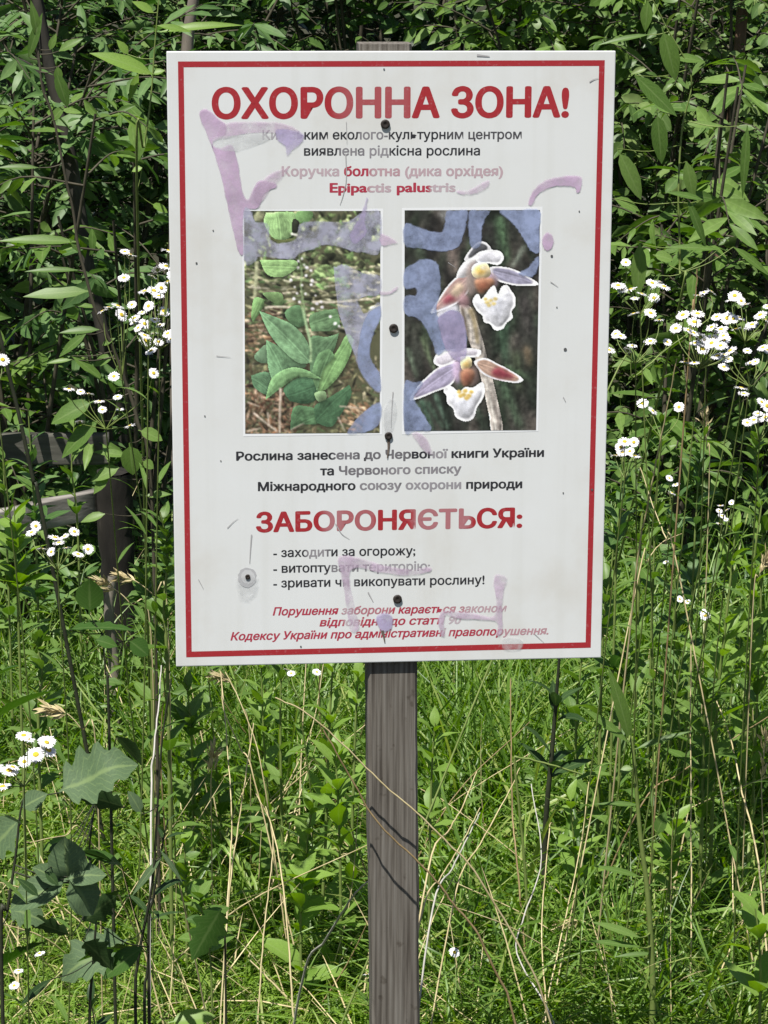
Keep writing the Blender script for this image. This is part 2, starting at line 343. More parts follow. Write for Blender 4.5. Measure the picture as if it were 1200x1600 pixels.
def lettering(name, body, x0, y0, x1, y1, cap, color, bold, fades=(), shear=0.0, fadecol=PALE, space=1.0):
    """one line of the print: baseline from photo pixel (x0, y0) to (x1, y1), capitals cap pixels high"""
    c = bpy.data.curves.new(name, 'FONT'); c.body = body; c.shear = shear; c.fill_mode = 'NONE'; c.resolution_u = 4; c.space_character = space
    o = bpy.data.objects.new(name, c); COL.objects.link(o); bpy.context.view_layer.update()
    dg = bpy.context.evaluated_depsgraph_get(); me = bpy.data.meshes.new_from_object(o.evaluated_get(dg))
    bpy.data.objects.remove(o); bpy.data.curves.remove(c)
    v = np.array([x.co[:] for x in me.vertices]); nb = {}
    for e in me.edges: a_, b_ = e.vertices; nb.setdefault(a_, []).append(b_); nb.setdefault(b_, []).append(a_)
    bpy.data.meshes.remove(me); loops, seen = [], set()
    for st_ in nb:                                # outlines of the letters, then outer contours with the counters inside them
        if st_ in seen: continue
        lp, cur, prev = [st_], st_, None; seen.add(st_)
        while True:
            nx_ = [k for k in nb[cur] if k != prev and (k not in seen or (k == st_ and len(lp) > 2))]
            if not nx_ or nx_[0] == st_: break
            prev, cur = cur, nx_[0]; lp.append(cur); seen.add(cur)
        if len(lp) > 2: loops.append(lp)
    inside = lambda p, q: sum(((v[q[i]][1] > p[1]) != (v[q[i - 1]][1] > p[1])) and (p[0] < (v[q[i - 1]][0] - v[q[i]][0]) * (p[1] - v[q[i]][1]) / (v[q[i - 1]][1] - v[q[i]][1]) + v[q[i]][0]) for i in range(len(q))) % 2 == 1
    area = lambda q: sum(v[q[i - 1]][0] * v[q[i]][1] - v[q[i]][0] * v[q[i - 1]][1] for i in range(len(q))) / 2
    ar = [area(q) for q in loops]; par = [[b for b in range(len(loops)) if b != a and ar[a] * ar[b] < 0 and abs(ar[b]) > abs(ar[a]) and all(inside(v[k], loops[b]) for k in loops[a][::3])] for a in range(len(loops))]
    fc = []
    for a_, q in enumerate(loops):
        if par[a_]: continue
        holes = [loops[b] for b in range(len(loops)) if a_ in par[b]]
        pool = q + [k for h in holes for k in h]
        for tri in tessellate_polygon([[Vector(v[k]) for k in c_] for c_ in [q] + holes]): fc.append([pool[k] for k in tri])
    ring = [(0, 0)] + [(math.cos(a) * bold, math.sin(a) * bold * .7) for a in np.arange(8) * math.pi / 4]   # ink spread: a heavier face
    v = np.concatenate([v[f] for f in fc]); ln = [len(f) for f in fc]; st = np.concatenate([[0], np.cumsum(ln)[:-1]]); n0 = len(v)
    lift = np.repeat(np.arange(len(ln)) % 7, ln) * 1.6e-6                     # neighbouring glyph contours overlap: no two in one plane
    v = np.concatenate([v + np.array([dx, dy, 0]) for dx, dy in ring]); fc = [list(range(a + k * n0, a + k * n0 + l)) for k in range(len(ring)) for a, l in zip(st, ln)]
    me = bpy.data.meshes.new(name); me.from_pydata([tuple(x) for x in v], [], fc); lo, hi = v[:, 0].min(), v[:, 0].max()
    a, b = su(x0, y0), su(x1, y1); hgt = np.linalg.norm(su(x0, y0 - cap) - a) / 0.728        # cap height of the face
    s = (v[:, 0] - lo) / (hi - lo); d = b - a
    out = np.zeros_like(v); out[:, 0] = a[0] + d[0] * s; out[:, 2] = a[1] + d[1] * s + v[:, 1] * hgt; out[:, 1] = Y_F - .00005 - np.repeat(np.arange(len(ring)), n0) * 4.3e-6 - np.tile(lift, len(ring))
    me.vertices.foreach_set('co', out.ravel())
    px = x0 + (x1 - x0) * s; col = np.tile(np.array([*color, 1.0]), (len(v), 1))
    for f0, f1, k in fades:
        w = np.clip(np.minimum((px - f0) / 6, (f1 - px) / 6) + .5, 0, 1) * k
        col[:, :3] = col[:, :3] * (1 - w[:, None]) + np.array(fadecol) * w[:, None]
    at_ = me.color_attributes.new('ink', 'FLOAT_COLOR', 'POINT'); at_.data.foreach_set('color', col.astype(np.float32).ravel())
    for p in me.polygons: p.use_smooth = False
    me.update()
    link(name, me, M['letter'], sign)
B = .030
lettering('title_lettering', 'ОХОРОННА ЗОНА!', 331, 184.5, 889, 182, 46.5, RED, .040, [(520, 640, .12)])
lettering('centre_name_lettering', 'Київським еколого-культурним центром', 410, 218, 815, 217, 15, INK, .022, [(405, 470, .75), (560, 606, .4), (700, 815, .1)])
lettering('discovery_lettering', 'виявлена рідкісна рослина', 475, 243, 750, 242.5, 15, INK, .022, [(530, 570, .4), (574, 608, .5)])
lettering('species_lettering', 'Коручка болотна (дика орхідея)', 440, 275, 786, 274.5, 15, RINK, .038, [(430, 535, .78), (577, 622, .62), (622, 790, .72)])
lettering('latin_name_lettering', 'Epipactis palustris', 515, 300.5, 712, 299.5, 15, RINK, .038, [(575, 617, .75), (672, 715, .8)])
lettering('red_book_lettering', 'Рослина занесена до Червоної книги України', 369, 719.5, 850, 713.5, 13.5, INK, .038, [(520, 560, .3), (570, 640, .25), (672, 702, .55)])
lettering('red_list_lettering', 'та Червоного списку', 500, 742.5, 721, 739, 13.5, INK, .038, [(530, 600, .3), (600, 722, .45)])
lettering('union_lettering', 'Міжнародного союзу охорони природи', 403, 767, 816, 762.5, 13.5, INK, .038, [(560, 625, .45), (630, 725, .55)])
lettering('prohibited_lettering', 'ЗАБОРОНЯЄТЬСЯ:', 400, 831, 816, 823.5, 30, RED, .040, [(503, 535, .3), (535, 585, .2), (645, 735, .3)])
lettering('entry_rule_lettering', '- заходити за огорожу;', 427, 870.5, 649, 867, 14, INK, .024, [(478, 512, .5)])
lettering('trampling_rule_lettering', '- витоптувати територію;', 427, 895, 672, 891, 14, INK, .024, [(515, 590, .4), (590, 675, .6)])
lettering('picking_rule_lettering', '- зривати чи викопувати рослину!', 427, 918, 757, 912.5, 14, INK, .024, [(535, 552, .8)])
lettering('penalty_lettering', 'Порушення заборони карається законом', 426, 961.5, 792, 956, 12.5, RINK, .032, [(533, 551, .7), (551, 612, .3), (690, 725, .4), (725, 795, .65)], .25)
lettering('article_lettering', 'відповідно до статті 90', 499, 978.5, 721, 974.5, 12.5, RINK, .032, [(538, 562, .85), (590, 612, .8), (688, 725, .85)], .25)
lettering('code_lettering', 'Кодексу України про адміністративні правопорушення.', 360, 1000.5, 857, 991, 12.5, RINK, .032, [(690, 700, .8), (780, 860, .5)], .25)

# --- the two printed photographs
def rgb(r, g, b, k=1.12):                        # picture value on the print -> ink reflectance
    mean = (r + g + b) / 3; r, g, b = (mean + (c - mean) * .88 for c in (r, g, b))
    f = lambda c: ((c / 255 + .055) / 1.055) ** 2.4 if c > 10 else c / 255 / 12.92
    return tuple(min(.8, f(c) * k) for c in (r, g, b))
def zl(p): return su(360 + p[0] / 4.1038, 310 + p[1] / 4.1038)
def zr(p): return su(600 + p[0] / 4.1036, 310 + p[1] / 4.1036)
def sc(poly, f): return [f(p) for p in poly]
class Picture:
    """a printed photograph: a fine grid of printed dots whose colours are worked out here shape by shape (no image file)"""
    ST = 4.0
    def __init__(s, x0, y0, x1, y1, base):
        s.x0, s.y0 = x0, y0; s.w, s.h = int((x1 - x0) / s.ST) + 1, int((y1 - y0) / s.ST) + 1
        s.im = np.ones((s.h, s.w, 3)) * np.array(base, float); s.Y, s.X = np.mgrid[0:s.h, 0:s.w].astype(float)
        s.X = s.X * s.ST + x0; s.Y = s.Y * s.ST + y0
        s.fine = rng.normal(0, 1, (s.h, s.w)); s.mid = s.blur(s.fine, 2); s.mid /= s.mid.std(); s.big = s.blur(rng.normal(0, 1, (s.h, s.w)), 6); s.big /= s.big.std()
        s.vert = s.blur1(rng.normal(0, 1, (s.h, s.w)), 14, 0); s.vert = s.blur1(s.vert, 1, 1); s.vert /= s.vert.std()
    @staticmethod
    def blur1(a, r, ax):
        if r <= 0: return a
        for _ in range(2):
            p = np.pad(a, [(r + 1, r) if i == ax else (0, 0) for i in range(2)], mode='edge'); c = np.cumsum(p, ax); n = a.shape[ax]
            a = (np.take(c, range(2 * r + 1, 2 * r + 1 + n), ax) - np.take(c, range(0, n), ax)) / (2 * r + 1)
        return a
    @classmethod
    def blur(cls, a, r): return cls.blur1(cls.blur1(a, r, 0), r, 1)
    def poly(s, pts, col, soft=1, emb=.25, r=4, tex=.07, axis=None, rim=None, rimw=.82, alpha=1.0, vert=0.0):
        P = np.asarray(pts, float); pad = 40
        i0, i1 = max(0, int((P[:, 1].min() - s.y0 - pad) / s.ST)), min(s.h, int((P[:, 1].max() - s.y0 + pad) / s.ST) + 1)
        j0, j1 = max(0, int((P[:, 0].min() - s.x0 - pad) / s.ST)), min(s.w, int((P[:, 0].max() - s.x0 + pad) / s.ST) + 1)
        if i1 - i0 < 2 or j1 - j0 < 2: return
        X, Y = s.X[i0:i1, j0:j1], s.Y[i0:i1, j0:j1]; m = np.zeros(X.shape, bool)
        for k in range(len(P)):
            (ax, ay), (bx, by) = P[k - 1], P[k]
            if ay != by: m ^= ((ay > Y) != (by > Y)) & (X < (bx - ax) * (Y - ay) / (by - ay) + ax)
        m = m.astype(float); a = s.blur(m, soft) if soft else m; h = s.blur(m, r); gy, gx = np.gradient(h)
        sh = 1 + emb * (gx * .5 + gy * .85) * r * 1.6 + tex * (s.mid[i0:i1, j0:j1] * .7 + s.big[i0:i1, j0:j1] * .7 + s.fine[i0:i1, j0:j1] * .15) + vert * s.vert[i0:i1, j0:j1]
        if axis is not None:
            A, B_ = np.array(axis[0], float), np.array(axis[1], float); d = B_ - A; Ln = np.linalg.norm(d); d /= Ln
            t = ((X - A[0]) * d[0] + (Y - A[1]) * d[1]) / Ln; q = (X - A[0]) * -d[1] + (Y - A[1]) * d[0] + np.sin(t * 3) * 6
            wd = np.sin(np.clip(t, .03, .97) * math.pi) * Ln * .16 + 4
            sh = sh + .035 * np.sin(q / wd * 11) + .10 * np.tanh(q / 8) + .10 * np.exp(-(q / 4.5) ** 2) - .10 * np.exp(-((q - 9) / 5) ** 2)
        c = np.array(col, float)[None, None] * sh[..., None]
        if rim is not None:
            k = np.clip((h * a - rimw * .75) / .16, 0, 1)[..., None]; c = c * k + np.array(rim, float) * (1 + .04 * s.mid[i0:i1, j0:j1])[..., None] * (1 - k)
        a = (a * alpha)[..., None]; s.im[i0:i1, j0:j1] = s.im[i0:i1, j0:j1] * (1 - a) + c * a
    def line(s, pts, w, col, w1=None, **k): s.poly(strokepoly(pts, w, w1), col, **{**dict(soft=1, r=2, emb=.2), **k})
    def scatter(s, box, n, size, cols, ang=None, asp=(1, 3), soft=1):
        for _ in range(n):
            x, y = U(box[0], box[2]), U(box[1], box[3]); L = U(*size); w = L / U(*asp); a = U(0, 6.3) if ang is None else ang + U(-.35, .35); p = []
            for k in range(7):
                t = k * 2 * math.pi / 7; q = U(.6, 1.25); dx, dy = math.cos(t) * L / 2 * q, math.sin(t) * w / 2 * q
                p.append((x + dx * math.cos(a) - dy * math.sin(a), y + dx * math.sin(a) + dy * math.cos(a)))
            s.poly(p, np.array(cols[rng.randint(len(cols))]) * U(.75, 1.25), soft, .45, 3, .1)
    def print_on(s, name, corners, f, sharpen=.4):
        im = s.im; b = np.stack([s.blur(im[..., k], 2) for k in range(3)], -1); im = np.clip(im + (im - b) * sharpen, 6, 245)
        im = im * (1 + .02 * s.fine[..., None]); g = im.mean(-1, keepdims=True); im = np.clip(g + (im - g) * .84, 0, 250) / 255
        lin = np.where(im > .04, ((im + .055) / 1.055) ** 2.4, im / 12.92) * 1.06
        c = [f(p) for p in corners]; u, v = np.meshgrid(np.linspace(0, 1, s.w), np.linspace(0, 1, s.h))
        xy = ((1 - u) * (1 - v))[..., None] * c[0] + (u * (1 - v))[..., None] * c[1] + (u * v)[..., None] * c[2] + ((1 - u) * v)[..., None] * c[3]
        V = np.stack([xy[..., 0], np.full(u.shape, Y_F - .0003), xy[..., 1]], -1).reshape(-1, 3); idx = np.arange(s.h * s.w).reshape(s.h, s.w)
        mb = MB(); mb.add(V, np.stack([idx[:-1, :-1], idx[1:, :-1], idx[1:, 1:], idx[:-1, 1:]], -1).reshape(-1, 4)); me = mb.mesh(name, (0, 0, 0), [M['ink']])
        a = me.color_attributes.new('ink', 'FLOAT_COLOR', 'POINT'); a.data.foreach_set('color', np.concatenate([lin.reshape(-1, 3), np.ones((s.h * s.w, 1))], 1).astype(np.float32).ravel())
        link(name, me, None, sign)

def plant_photo():
    p = Picture(86, 78, 962, 1508, (92, 92, 66)); 
    def lf_(pts, col, ax=None, **k):
        P = [tuple(q) for q in pts]
        if ax:                                    # pointed tips where the leaf's axis ends
            for e in ax:
                i = int(np.argmin([math.hypot(q[0] - e[0], q[1] - e[1]) for q in P])); P.insert(i, P[i]); P.insert(i, P[i])
        o = closed(P); p.poly(o + np.array([7, 13]), (34, 44, 30), 2, 0, 3, .02, alpha=.5)
        p.poly(o, col, **{**dict(axis=ax, emb=.4, r=4, tex=.06, soft=0), **k})
    p.scatter((86, 78, 962, 520), 420, (18, 90), [(120, 140, 84), (84, 100, 62), (160, 172, 116), (66, 70, 50), (182, 184, 138), (52, 56, 40), (104, 130, 76)])
    p.scatter((86, 430, 962, 860), 560, (16, 100), [(104, 118, 76), (58, 62, 44), (146, 142, 104), (80, 78, 56), (176, 170, 134), (98, 128, 78), (44, 46, 36), (190, 186, 154)], .1, (2, 6))
    p.scatter((86, 700, 320, 1010), 200, (16, 80), [(142, 114, 84), (112, 86, 62), (176, 146, 114), (72, 58, 46), (196, 172, 144), (92, 104, 66)], .1, (2, 5))
    p.scatter((86, 1000, 962, 1508), 620, (14, 84), [(116, 112, 78), (72, 68, 50), (96, 84, 62), (136, 122, 90), (52, 50, 40), (162, 152, 120), (98, 114, 74)], None, (2, 6))
    p.scatter((86, 1190, 420, 1508), 420, (14, 84), [(122, 86, 62), (86, 60, 46), (150, 112, 84), (50, 38, 32), (134, 100, 76), (176, 146, 122), (66, 62, 46)], None, (3, 8))
    p.scatter((690, 1320, 880, 1490), 60, (18, 90), [(182, 150, 116), (196, 168, 134), (154, 118, 86)], .5, (2, 5))
    lf_([(225, 90), (400, 86), (420, 160), (388, 240), (300, 270), (250, 225), (212, 150)], (150, 190, 120), ((300, 90), (320, 262)))
    lf_([(425, 84), (525, 84), (505, 142), (430, 152)], (112, 152, 90))
    lf_([(400, 130), (440, 150), (425, 215), (392, 208)], (46, 50, 38)); lf_([(255, 245), (320, 262), (400, 250), (420, 270), (330, 290)], (96, 104, 62))
    p.line([(385, 222), (430, 232)], 14, (232, 230, 216))
    p.line([(166, 395), (160, 520), (150, 640)], 26, (176, 178, 136), 20)
    lf_([(186, 390), (410, 390), (424, 440), (335, 494), (232, 480)], (148, 188, 116), ((200, 430), (420, 440)))
    p.scatter((560, 420, 740, 570), 34, (36, 84), [(124, 158, 92), (108, 140, 82), (146, 172, 108)], .4, (2, 3))
    lf_([(150, 628), (215, 640), (200, 700), (140, 785), (128, 740)], (110, 146, 88), ((200, 640), (138, 770))); lf_([(205, 598), (322, 598), (328, 672), (258, 652)], (112, 142, 88))
    for s_, w in (([(215, 692), (290, 685), (385, 690)], 17), ([(520, 655), (700, 655), (935, 632)], 14), ([(330, 600), (420, 590)], 9), ([(600, 560), (760, 540), (900, 560)], 7), ([(110, 560), (250, 570)], 8)): p.line(s_, w, (218, 206, 180), w * .6)
    lf_([(345, 720), (440, 676), (474, 800), (395, 806)], (92, 128, 86)); lf_([(510, 738), (680, 698), (702, 800), (640, 842), (518, 842)], (104, 138, 94), ((520, 790), (690, 740)))
    lf_([(505, 890), (620, 880), (695, 856), (655, 980), (560, 1080), (512, 1122)], (104, 140, 98), ((520, 1100), (670, 880)))
    lf_([(126, 1130), (200, 1106), (252, 1120), (248, 1200), (225, 1252), (146, 1204)], (96, 134, 96), ((140, 1150), (236, 1220))); lf_([(146, 1004), (230, 926), (252, 1030), (190, 1046)], (104, 134, 100))
    lf_([(222, 896), (320, 950), (484, 1064), (360, 1094), (285, 1184), (238, 1080)], (110, 150, 106), ((240, 920), (330, 1100)))
    lf_([(180, 712), (270, 746), (400, 806), (492, 916), (510, 1048), (430, 1046), (328, 964), (242, 852)], (120, 160, 114), ((190, 725), (505, 1038)))
    lf_([(336, 1212), (450, 1136), (548, 1160), (562, 1272), (480, 1314), (376, 1294)], (74, 112, 78), ((550, 1200), (370, 1262)))
    lf_([(380, 1486), (398, 1340), (500, 1332), (644, 1380), (560, 1444), (450, 1450)], (90, 128, 86), ((390, 1470), (610, 1380)))
    lf_([(538, 1330), (640, 1268), (764, 1190), (776, 1260), (702, 1394), (640, 1466), (548, 1434)], (72, 108, 74), ((560, 1405), (758, 1218)))
    lf_([(556, 1244), (588, 1098), (680, 976), (747, 864), (792, 900), (767, 1002), (702, 1124), (620, 1214)], (128, 172, 104), ((578, 1222), (768, 886)))
    lf_([(522, 1122), (558, 998), (630, 956), (664, 1010), (592, 1092), (555, 1236)], (106, 146, 96), ((555, 1210), (634, 985)))
    lf_([(218, 1286), (260, 1148), (370, 1080), (480, 1092), (584, 1152), (430, 1142), (336, 1198)], (132, 178, 116), ((228, 1270), (565, 1140)))
    lf_([(538, 1244), (602, 1232), (612, 1282), (560, 1298)], (128, 158, 110))
    p.line([(462, 690), (475, 760), (492, 840), (512, 930), (512, 1045)], 20, (156, 186, 134), 13)
    p.line([(472, 700), (450, 560), (455, 470), (440, 380), (438, 320), (446, 270)], 9, (150, 176, 120), 5)
    for _ in range(26): x, y = 450 + U(-1, 1) * 60, U(290, 720); p.line([(452, y), (x, y + U(-10, 14))], 6, (140, 168, 110), 4)
    for x, y, q in [(385, 515, 22), (432, 395, 17), (455, 380, 14), (490, 437, 24), (515, 455, 17), (482, 488, 20), (522, 520, 26), (515, 545, 18), (432, 437, 16), (405, 635, 22), (425, 600, 15), (455, 548, 14), (555, 668, 24), (525, 700, 22), (588, 690, 22), (580, 655, 18), (480, 605, 18), (545, 615, 12), (640, 750, 17), (670, 795, 22), (695, 812, 15), (440, 655, 15), (460, 330, 13), (436, 300, 11), (452, 275, 9), (470, 420, 12), (410, 560, 13)]:
        q *= .85
        for _ in range(3):
            ang = U(0, 6.3); e = (x + math.cos(ang) * q * .8, y + math.sin(ang) * q * .6); p.poly(closed([(x + math.cos(ang + 1.6) * q * .35, y + math.sin(ang + 1.6) * q * .35), e, (x - math.cos(ang + 1.6) * q * .35, y - math.sin(ang + 1.6) * q * .35), (x - math.cos(ang) * q * .4, y - math.sin(ang) * q * .3)]), np.array((236, 230, 232)) * U(.9, 1.1), 1, .3, 2)
    for s_, w in (([(318, 1210), (312, 1360), (308, 1505)], 17), ([(140, 1370), (200, 1420), (290, 1490)], 17), ([(232, 1365), (240, 1450)], 11), ([(96, 1494), (190, 1470)], 10), ([(690, 1400), (735, 1494)], 10), ([(380, 1484), (470, 1440)], 9), ([(700, 1330), (850, 1345)], 9), ([(100, 1300), (180, 1330)], 8)): p.line(s_, w, (192, 174, 154), w * .7)
    p.print_on('plant_photo', [(88, 80), (962, 80), (957, 1503), (95, 1508)], zl)
def orchid_photo():
    p = Picture(130, 74, 1002, 1494, (52, 54, 48)); pl = lambda pts, col, **k: p.poly(closed(pts), col, **{**dict(emb=.4, r=5, tex=.035, soft=0), **k}); R_ = (232, 228, 230)
    p.scatter((130, 74, 1002, 1494), 240, (120, 460), [(48, 50, 44), (66, 64, 58), (40, 46, 38), (58, 70, 54), (76, 70, 64), (44, 42, 40)], 1.5, (3, 6), 5)
    for x0, y0, x1, y1, w, c, so_ in [(740, 120, 800, 400, 70, (78, 106, 74), 5), (780, 760, 790, 1050, 70, (66, 94, 70), 6), (860, 980, 880, 1240, 60, (76, 88, 64), 6), (780, 1080, 960, 1160, 44, (84, 108, 78), 4), (760, 1150, 900, 1480, 60, (72, 94, 70), 5), (700, 380, 790, 420, 40, (70, 92, 66), 6),
                                      (250, 880, 335, 1110, 28, (116, 136, 96), 3), (150, 950, 215, 1150, 30, (100, 116, 94), 3), (240, 1290, 320, 1490, 38, (70, 98, 78), 3), (330, 1250, 420, 1480, 32, (94, 122, 102), 3), (200, 1310, 300, 1490, 24, (100, 126, 100), 3), (280, 1300, 390, 1480, 28, (64, 88, 70), 3), (420, 1330, 440, 1490, 40, (40, 48, 40), 4), (600, 1350, 660, 1490, 50, (58, 74, 58), 5),
                                      (905, 300, 820, 440, 30, (124, 134, 118), 3), (440, 300, 470, 480, 76, (118, 104, 96), 5), (925, 950, 955, 1080, 34, (118, 96, 70), 5), (690, 640, 700, 800, 40, (66, 78, 58), 5), (365, 84, 385, 140, 50, (132, 132, 130), 4), (900, 600, 960, 900, 90, (66, 62, 60), 8), (560, 90, 540, 260, 40, (34, 36, 38), 4)]:
        p.line([(x0, y0), ((x0 + x1) / 2 + U(-9, 9), (y0 + y1) / 2), (x1, y1)], w, c, w * .5, soft=so_, tex=.10, vert=.06)
    pl([(490, 680), (560, 690), (600, 780), (640, 900), (680, 1050), (730, 1240), (782, 1500), (708, 1500), (690, 1400), (640, 1180), (600, 1040), (540, 880), (505, 780)], (182, 172, 162), tex=.1, vert=.08, emb=.8, r=7)
    p.line([(500, 690), (530, 820), (550, 930)], 26, (92, 80, 68), 12, soft=2); p.line([(560, 700), (590, 800), (610, 930)], 40, (164, 146, 112), 20, soft=2); p.line([(655, 1150), (700, 1320), (735, 1490)], 10, (222, 214, 202), 10); p.line([(700, 1240), (738, 1380), (756, 1490)], 9, (142, 130, 122), 9)
    # upper flower
    pl([(516, 388), (560, 316), (610, 274), (662, 284), (690, 332), (610, 352), (560, 394)], (92, 92, 96), rim=(214, 212, 214), rimw=.86)
    pl([(298, 722), (345, 648), (400, 566), (470, 496), (540, 476), (560, 560), (502, 644), (420, 694), (330, 726)], (178, 142, 136), rim=R_, rimw=.84, axis=((305, 718), (545, 500)))
    pl([(380, 650), (424, 606), (466, 640), (400, 674)], (152, 72, 84), soft=3); pl([(428, 604), (470, 536), (520, 556), (482, 624)], (204, 178, 150), soft=3); pl([(470, 650), (530, 600), (560, 680), (500, 690)], (158, 120, 124), soft=3)
    pl([(686, 438), (780, 436), (862, 460), (952, 508), (1000, 550), (880, 556), (790, 542), (716, 512)], (158, 154, 178), rim=R_, rimw=.84, axis=((695, 460), (995, 545)))
    p.line([(700, 452), (820, 478), (950, 530)], 9, (96, 92, 108), 4, soft=2)
    pl([(466, 494), (488, 438), (530, 392), (604, 364), (604, 402), (562, 442), (537, 492), (500, 504)], (216, 212, 214))
    pl([(586, 382), (608, 342), (680, 326), (748, 336), (772, 380), (737, 422), (670, 412), (630, 424)], (212, 210, 216), rim=(240, 238, 240), rimw=.9)
    pl([(540, 440), (590, 400), (600, 470), (604, 570), (562, 626), (526, 562)], (152, 134, 126), soft=3); pl([(660, 470), (722, 490), (738, 540), (700, 584), (660, 560)], (156, 134, 146), soft=2)
    pl([(562, 450), (590, 412), (652, 405), (684, 450), (682, 492), (640, 510), (582, 500)], (236, 218, 174), emb=.7); pl([(592, 440), (640, 430), (660, 462), (630, 488), (596, 476)], (228, 184, 92), soft=3); pl([(620, 432), (650, 430), (655, 450), (630, 452)], (244, 236, 210), soft=2)
    pl([(586, 518), (640, 505), (708, 512), (708, 562), (660, 594), (625, 604), (594, 566)], (164, 116, 88), soft=2, emb=.8); pl([(606, 545), (650, 530), (690, 545), (650, 582), (620, 590)], (150, 88, 64), soft=4)
    pl([(572, 658), (588, 618), (612, 608), (627, 640), (650, 618), (690, 566), (716, 556), (737, 608), (760, 563), (797, 551), (825, 590), (849, 625), (852, 682), (828, 720), (836, 762), (797, 794), (770, 834), (720, 840), (688, 802), (648, 788), (637, 746), (602, 716)], (224, 223, 228), emb=.8, r=7, rim=(242, 240, 242), rimw=.85)
    pl([(690, 640), (780, 620), (800, 700), (740, 780), (690, 740)], (206, 206, 214), soft=8); p.line([(752, 660), (757, 720), (735, 795)], 7, (172, 172, 182), 4, soft=2); p.line([(810, 600), (800, 660), (780, 700)], 6, (186, 186, 194), 3, soft=2)
    for x, y in ((655, 640), (690, 650), (710, 670), (680, 680), (720, 640), (668, 662)): pl([(x - 18, y), (x, y - 13), (x + 18, y), (x, y + 13)], (226, 202, 130), soft=1)
    pl([(326, 764), (358, 708), (440, 676), (482, 688), (494, 804), (400, 826), (346, 804)], (186, 184, 192), soft=3)
    # lower flower
    pl([(165, 1292), (205, 1218), (260, 1156), (350, 1081), (440, 1046), (494, 1056), (474, 1134), (432, 1199), (330, 1239), (240, 1276)], (168, 158, 186), rim=R_, rimw=.84, axis=((172, 1288), (480, 1070)))
    pl([(321, 1046), (343, 988), (400, 962), (480, 958), (560, 956), (630, 972), (613, 1011), (520, 1018), (470, 1038), (420, 1063), (368, 1078)], (216, 208, 218), rim=(240, 236, 240), rimw=.88)
    pl([(586, 1046), (660, 1021), (740, 1058), (812, 1094), (910, 1158), (872, 1184), (790, 1174), (708, 1154), (638, 1118)], (184, 150, 130), rim=R_, rimw=.84, axis=((595, 1046), (900, 1160)))
    pl([(700, 1112), (742, 1082), (800, 1108), (856, 1150), (780, 1156), (720, 1142)], (142, 56, 68), soft=3)
    pl([(458, 1040), (505, 1012), (508, 1090), (492, 1184), (452, 1152)], (190, 164, 192), soft=3); pl([(570, 1070), (613, 1090), (624, 1172), (580, 1214), (558, 1180)], (112, 94, 88), soft=3)
    pl([(498, 1013), (557, 1015), (573, 1065), (530, 1103), (502, 1082)], (234, 216, 168), emb=.7); pl([(515, 1050), (548, 1045), (556, 1070), (530, 1085)], (224, 182, 96), soft=3)
    pl([(498, 1112), (530, 1088), (574, 1092), (594, 1130), (562, 1194), (525, 1208), (503, 1172)], (162, 112, 86), soft=2, emb=.8); pl([(515, 1130), (560, 1120), (566, 1160), (530, 1190)], (146, 86, 66), soft=4)
    pl([(386, 1232), (413, 1197), (450, 1209), (490, 1238), (530, 1208), (580, 1212), (643, 1176), (659, 1236), (643, 1292), (608, 1342), (592, 1403), (560, 1429), (520, 1432), (467, 1403), (452, 1352), (412, 1312), (407, 1266)], (222, 221, 226), emb=.8, r=7, rim=(242, 240, 242), rimw=.85)
    pl([(470, 1290), (580, 1290), (570, 1390), (520, 1400), (480, 1370)], (206, 206, 214), soft=8); p.line([(530, 1300), (536, 1350), (545, 1400)], 6, (180, 180, 190), 3, soft=2)
    for x, y in ((490, 1240), (500, 1265), (530, 1235), (555, 1265), (570, 1240), (540, 1280), (520, 1258)): pl([(x - 19, y), (x, y - 15), (x + 19, y), (x, y + 15)], (230, 194, 104), soft=1)
    p.print_on('orchid_photo', [(132, 76), (1000, 74), (975, 1485), (130, 1492)], zr)
WH = (.78, .79, .80)
for c4 in ([(378.5, 328), (599, 326), (597, 679), (380, 682)], [(628, 325), (848, 323), (841, 674), (628, 679)]):
    flat('photo_margin', [(mapped(c4), WH)], M['letter'], .00014)
plant_photo(); orchid_photo()

# --- remains of graffiti, rubbed and half removed
def smear(mat, outline, f=None, layer=.00055, k=5, name='graffiti_smear', soft=2.2):
    o = closed(outline, k); o = np.array(sc(o, f) if f else mapped(o)); n = len(o)
    if sum(o[i][0] * o[(i + 1) % n][1] - o[(i + 1) % n][0] * o[i][1] for i in range(n)) < 0: o = o[::-1]
    T = unit(np.roll(o, -1, 0) - np.roll(o, 1, 0)); out = np.stack([T[:, 1], -T[:, 0]], -1); w = soft * mpp(0)
    core = o - out * w * .3 * U(.5, 1.5, (n, 1)); rim = o + out * w * U(.3, 1.3, (n, 1)); y = Y_F - layer - smear.n * .000008; smear.n += 1
    vs = [(p[0], y, p[1]) for p in core] + [(p[0], y, p[1]) for p in rim]
    fs = [list(t) for t in tessellate_polygon([[Vector((p[0], p[1], 0)) for p in core]])] + [[i, (i + 1) % n, n + (i + 1) % n, n + i] for i in range(n)]
    me = bpy.data.meshes.new(name); me.from_pydata(vs, [], fs)
    for p in me.polygons:
        if p.normal.y > 0: p.flip()
    a = me.color_attributes.new('ink', 'FLOAT_COLOR', 'POINT'); a.data.foreach_set('color', np.concatenate([np.ones(4 * n), np.tile([0, 0, 0, 1], n)]).astype(np.float32))
    return link(name, me, M[mat], sign)
smear.n = 0
smear('pink_paint', [(312, 178), (325, 172), (340, 185), (352, 195), (350, 210), (335, 220), (332, 228), (345, 232), (362, 228), (372, 262), (378, 300), (388, 312), (398, 292), (408, 282), (432, 290), (412, 302), (402, 325), (380, 331), (380, 395), (372, 390), (368, 375), (358, 330), (345, 270), (330, 225)])
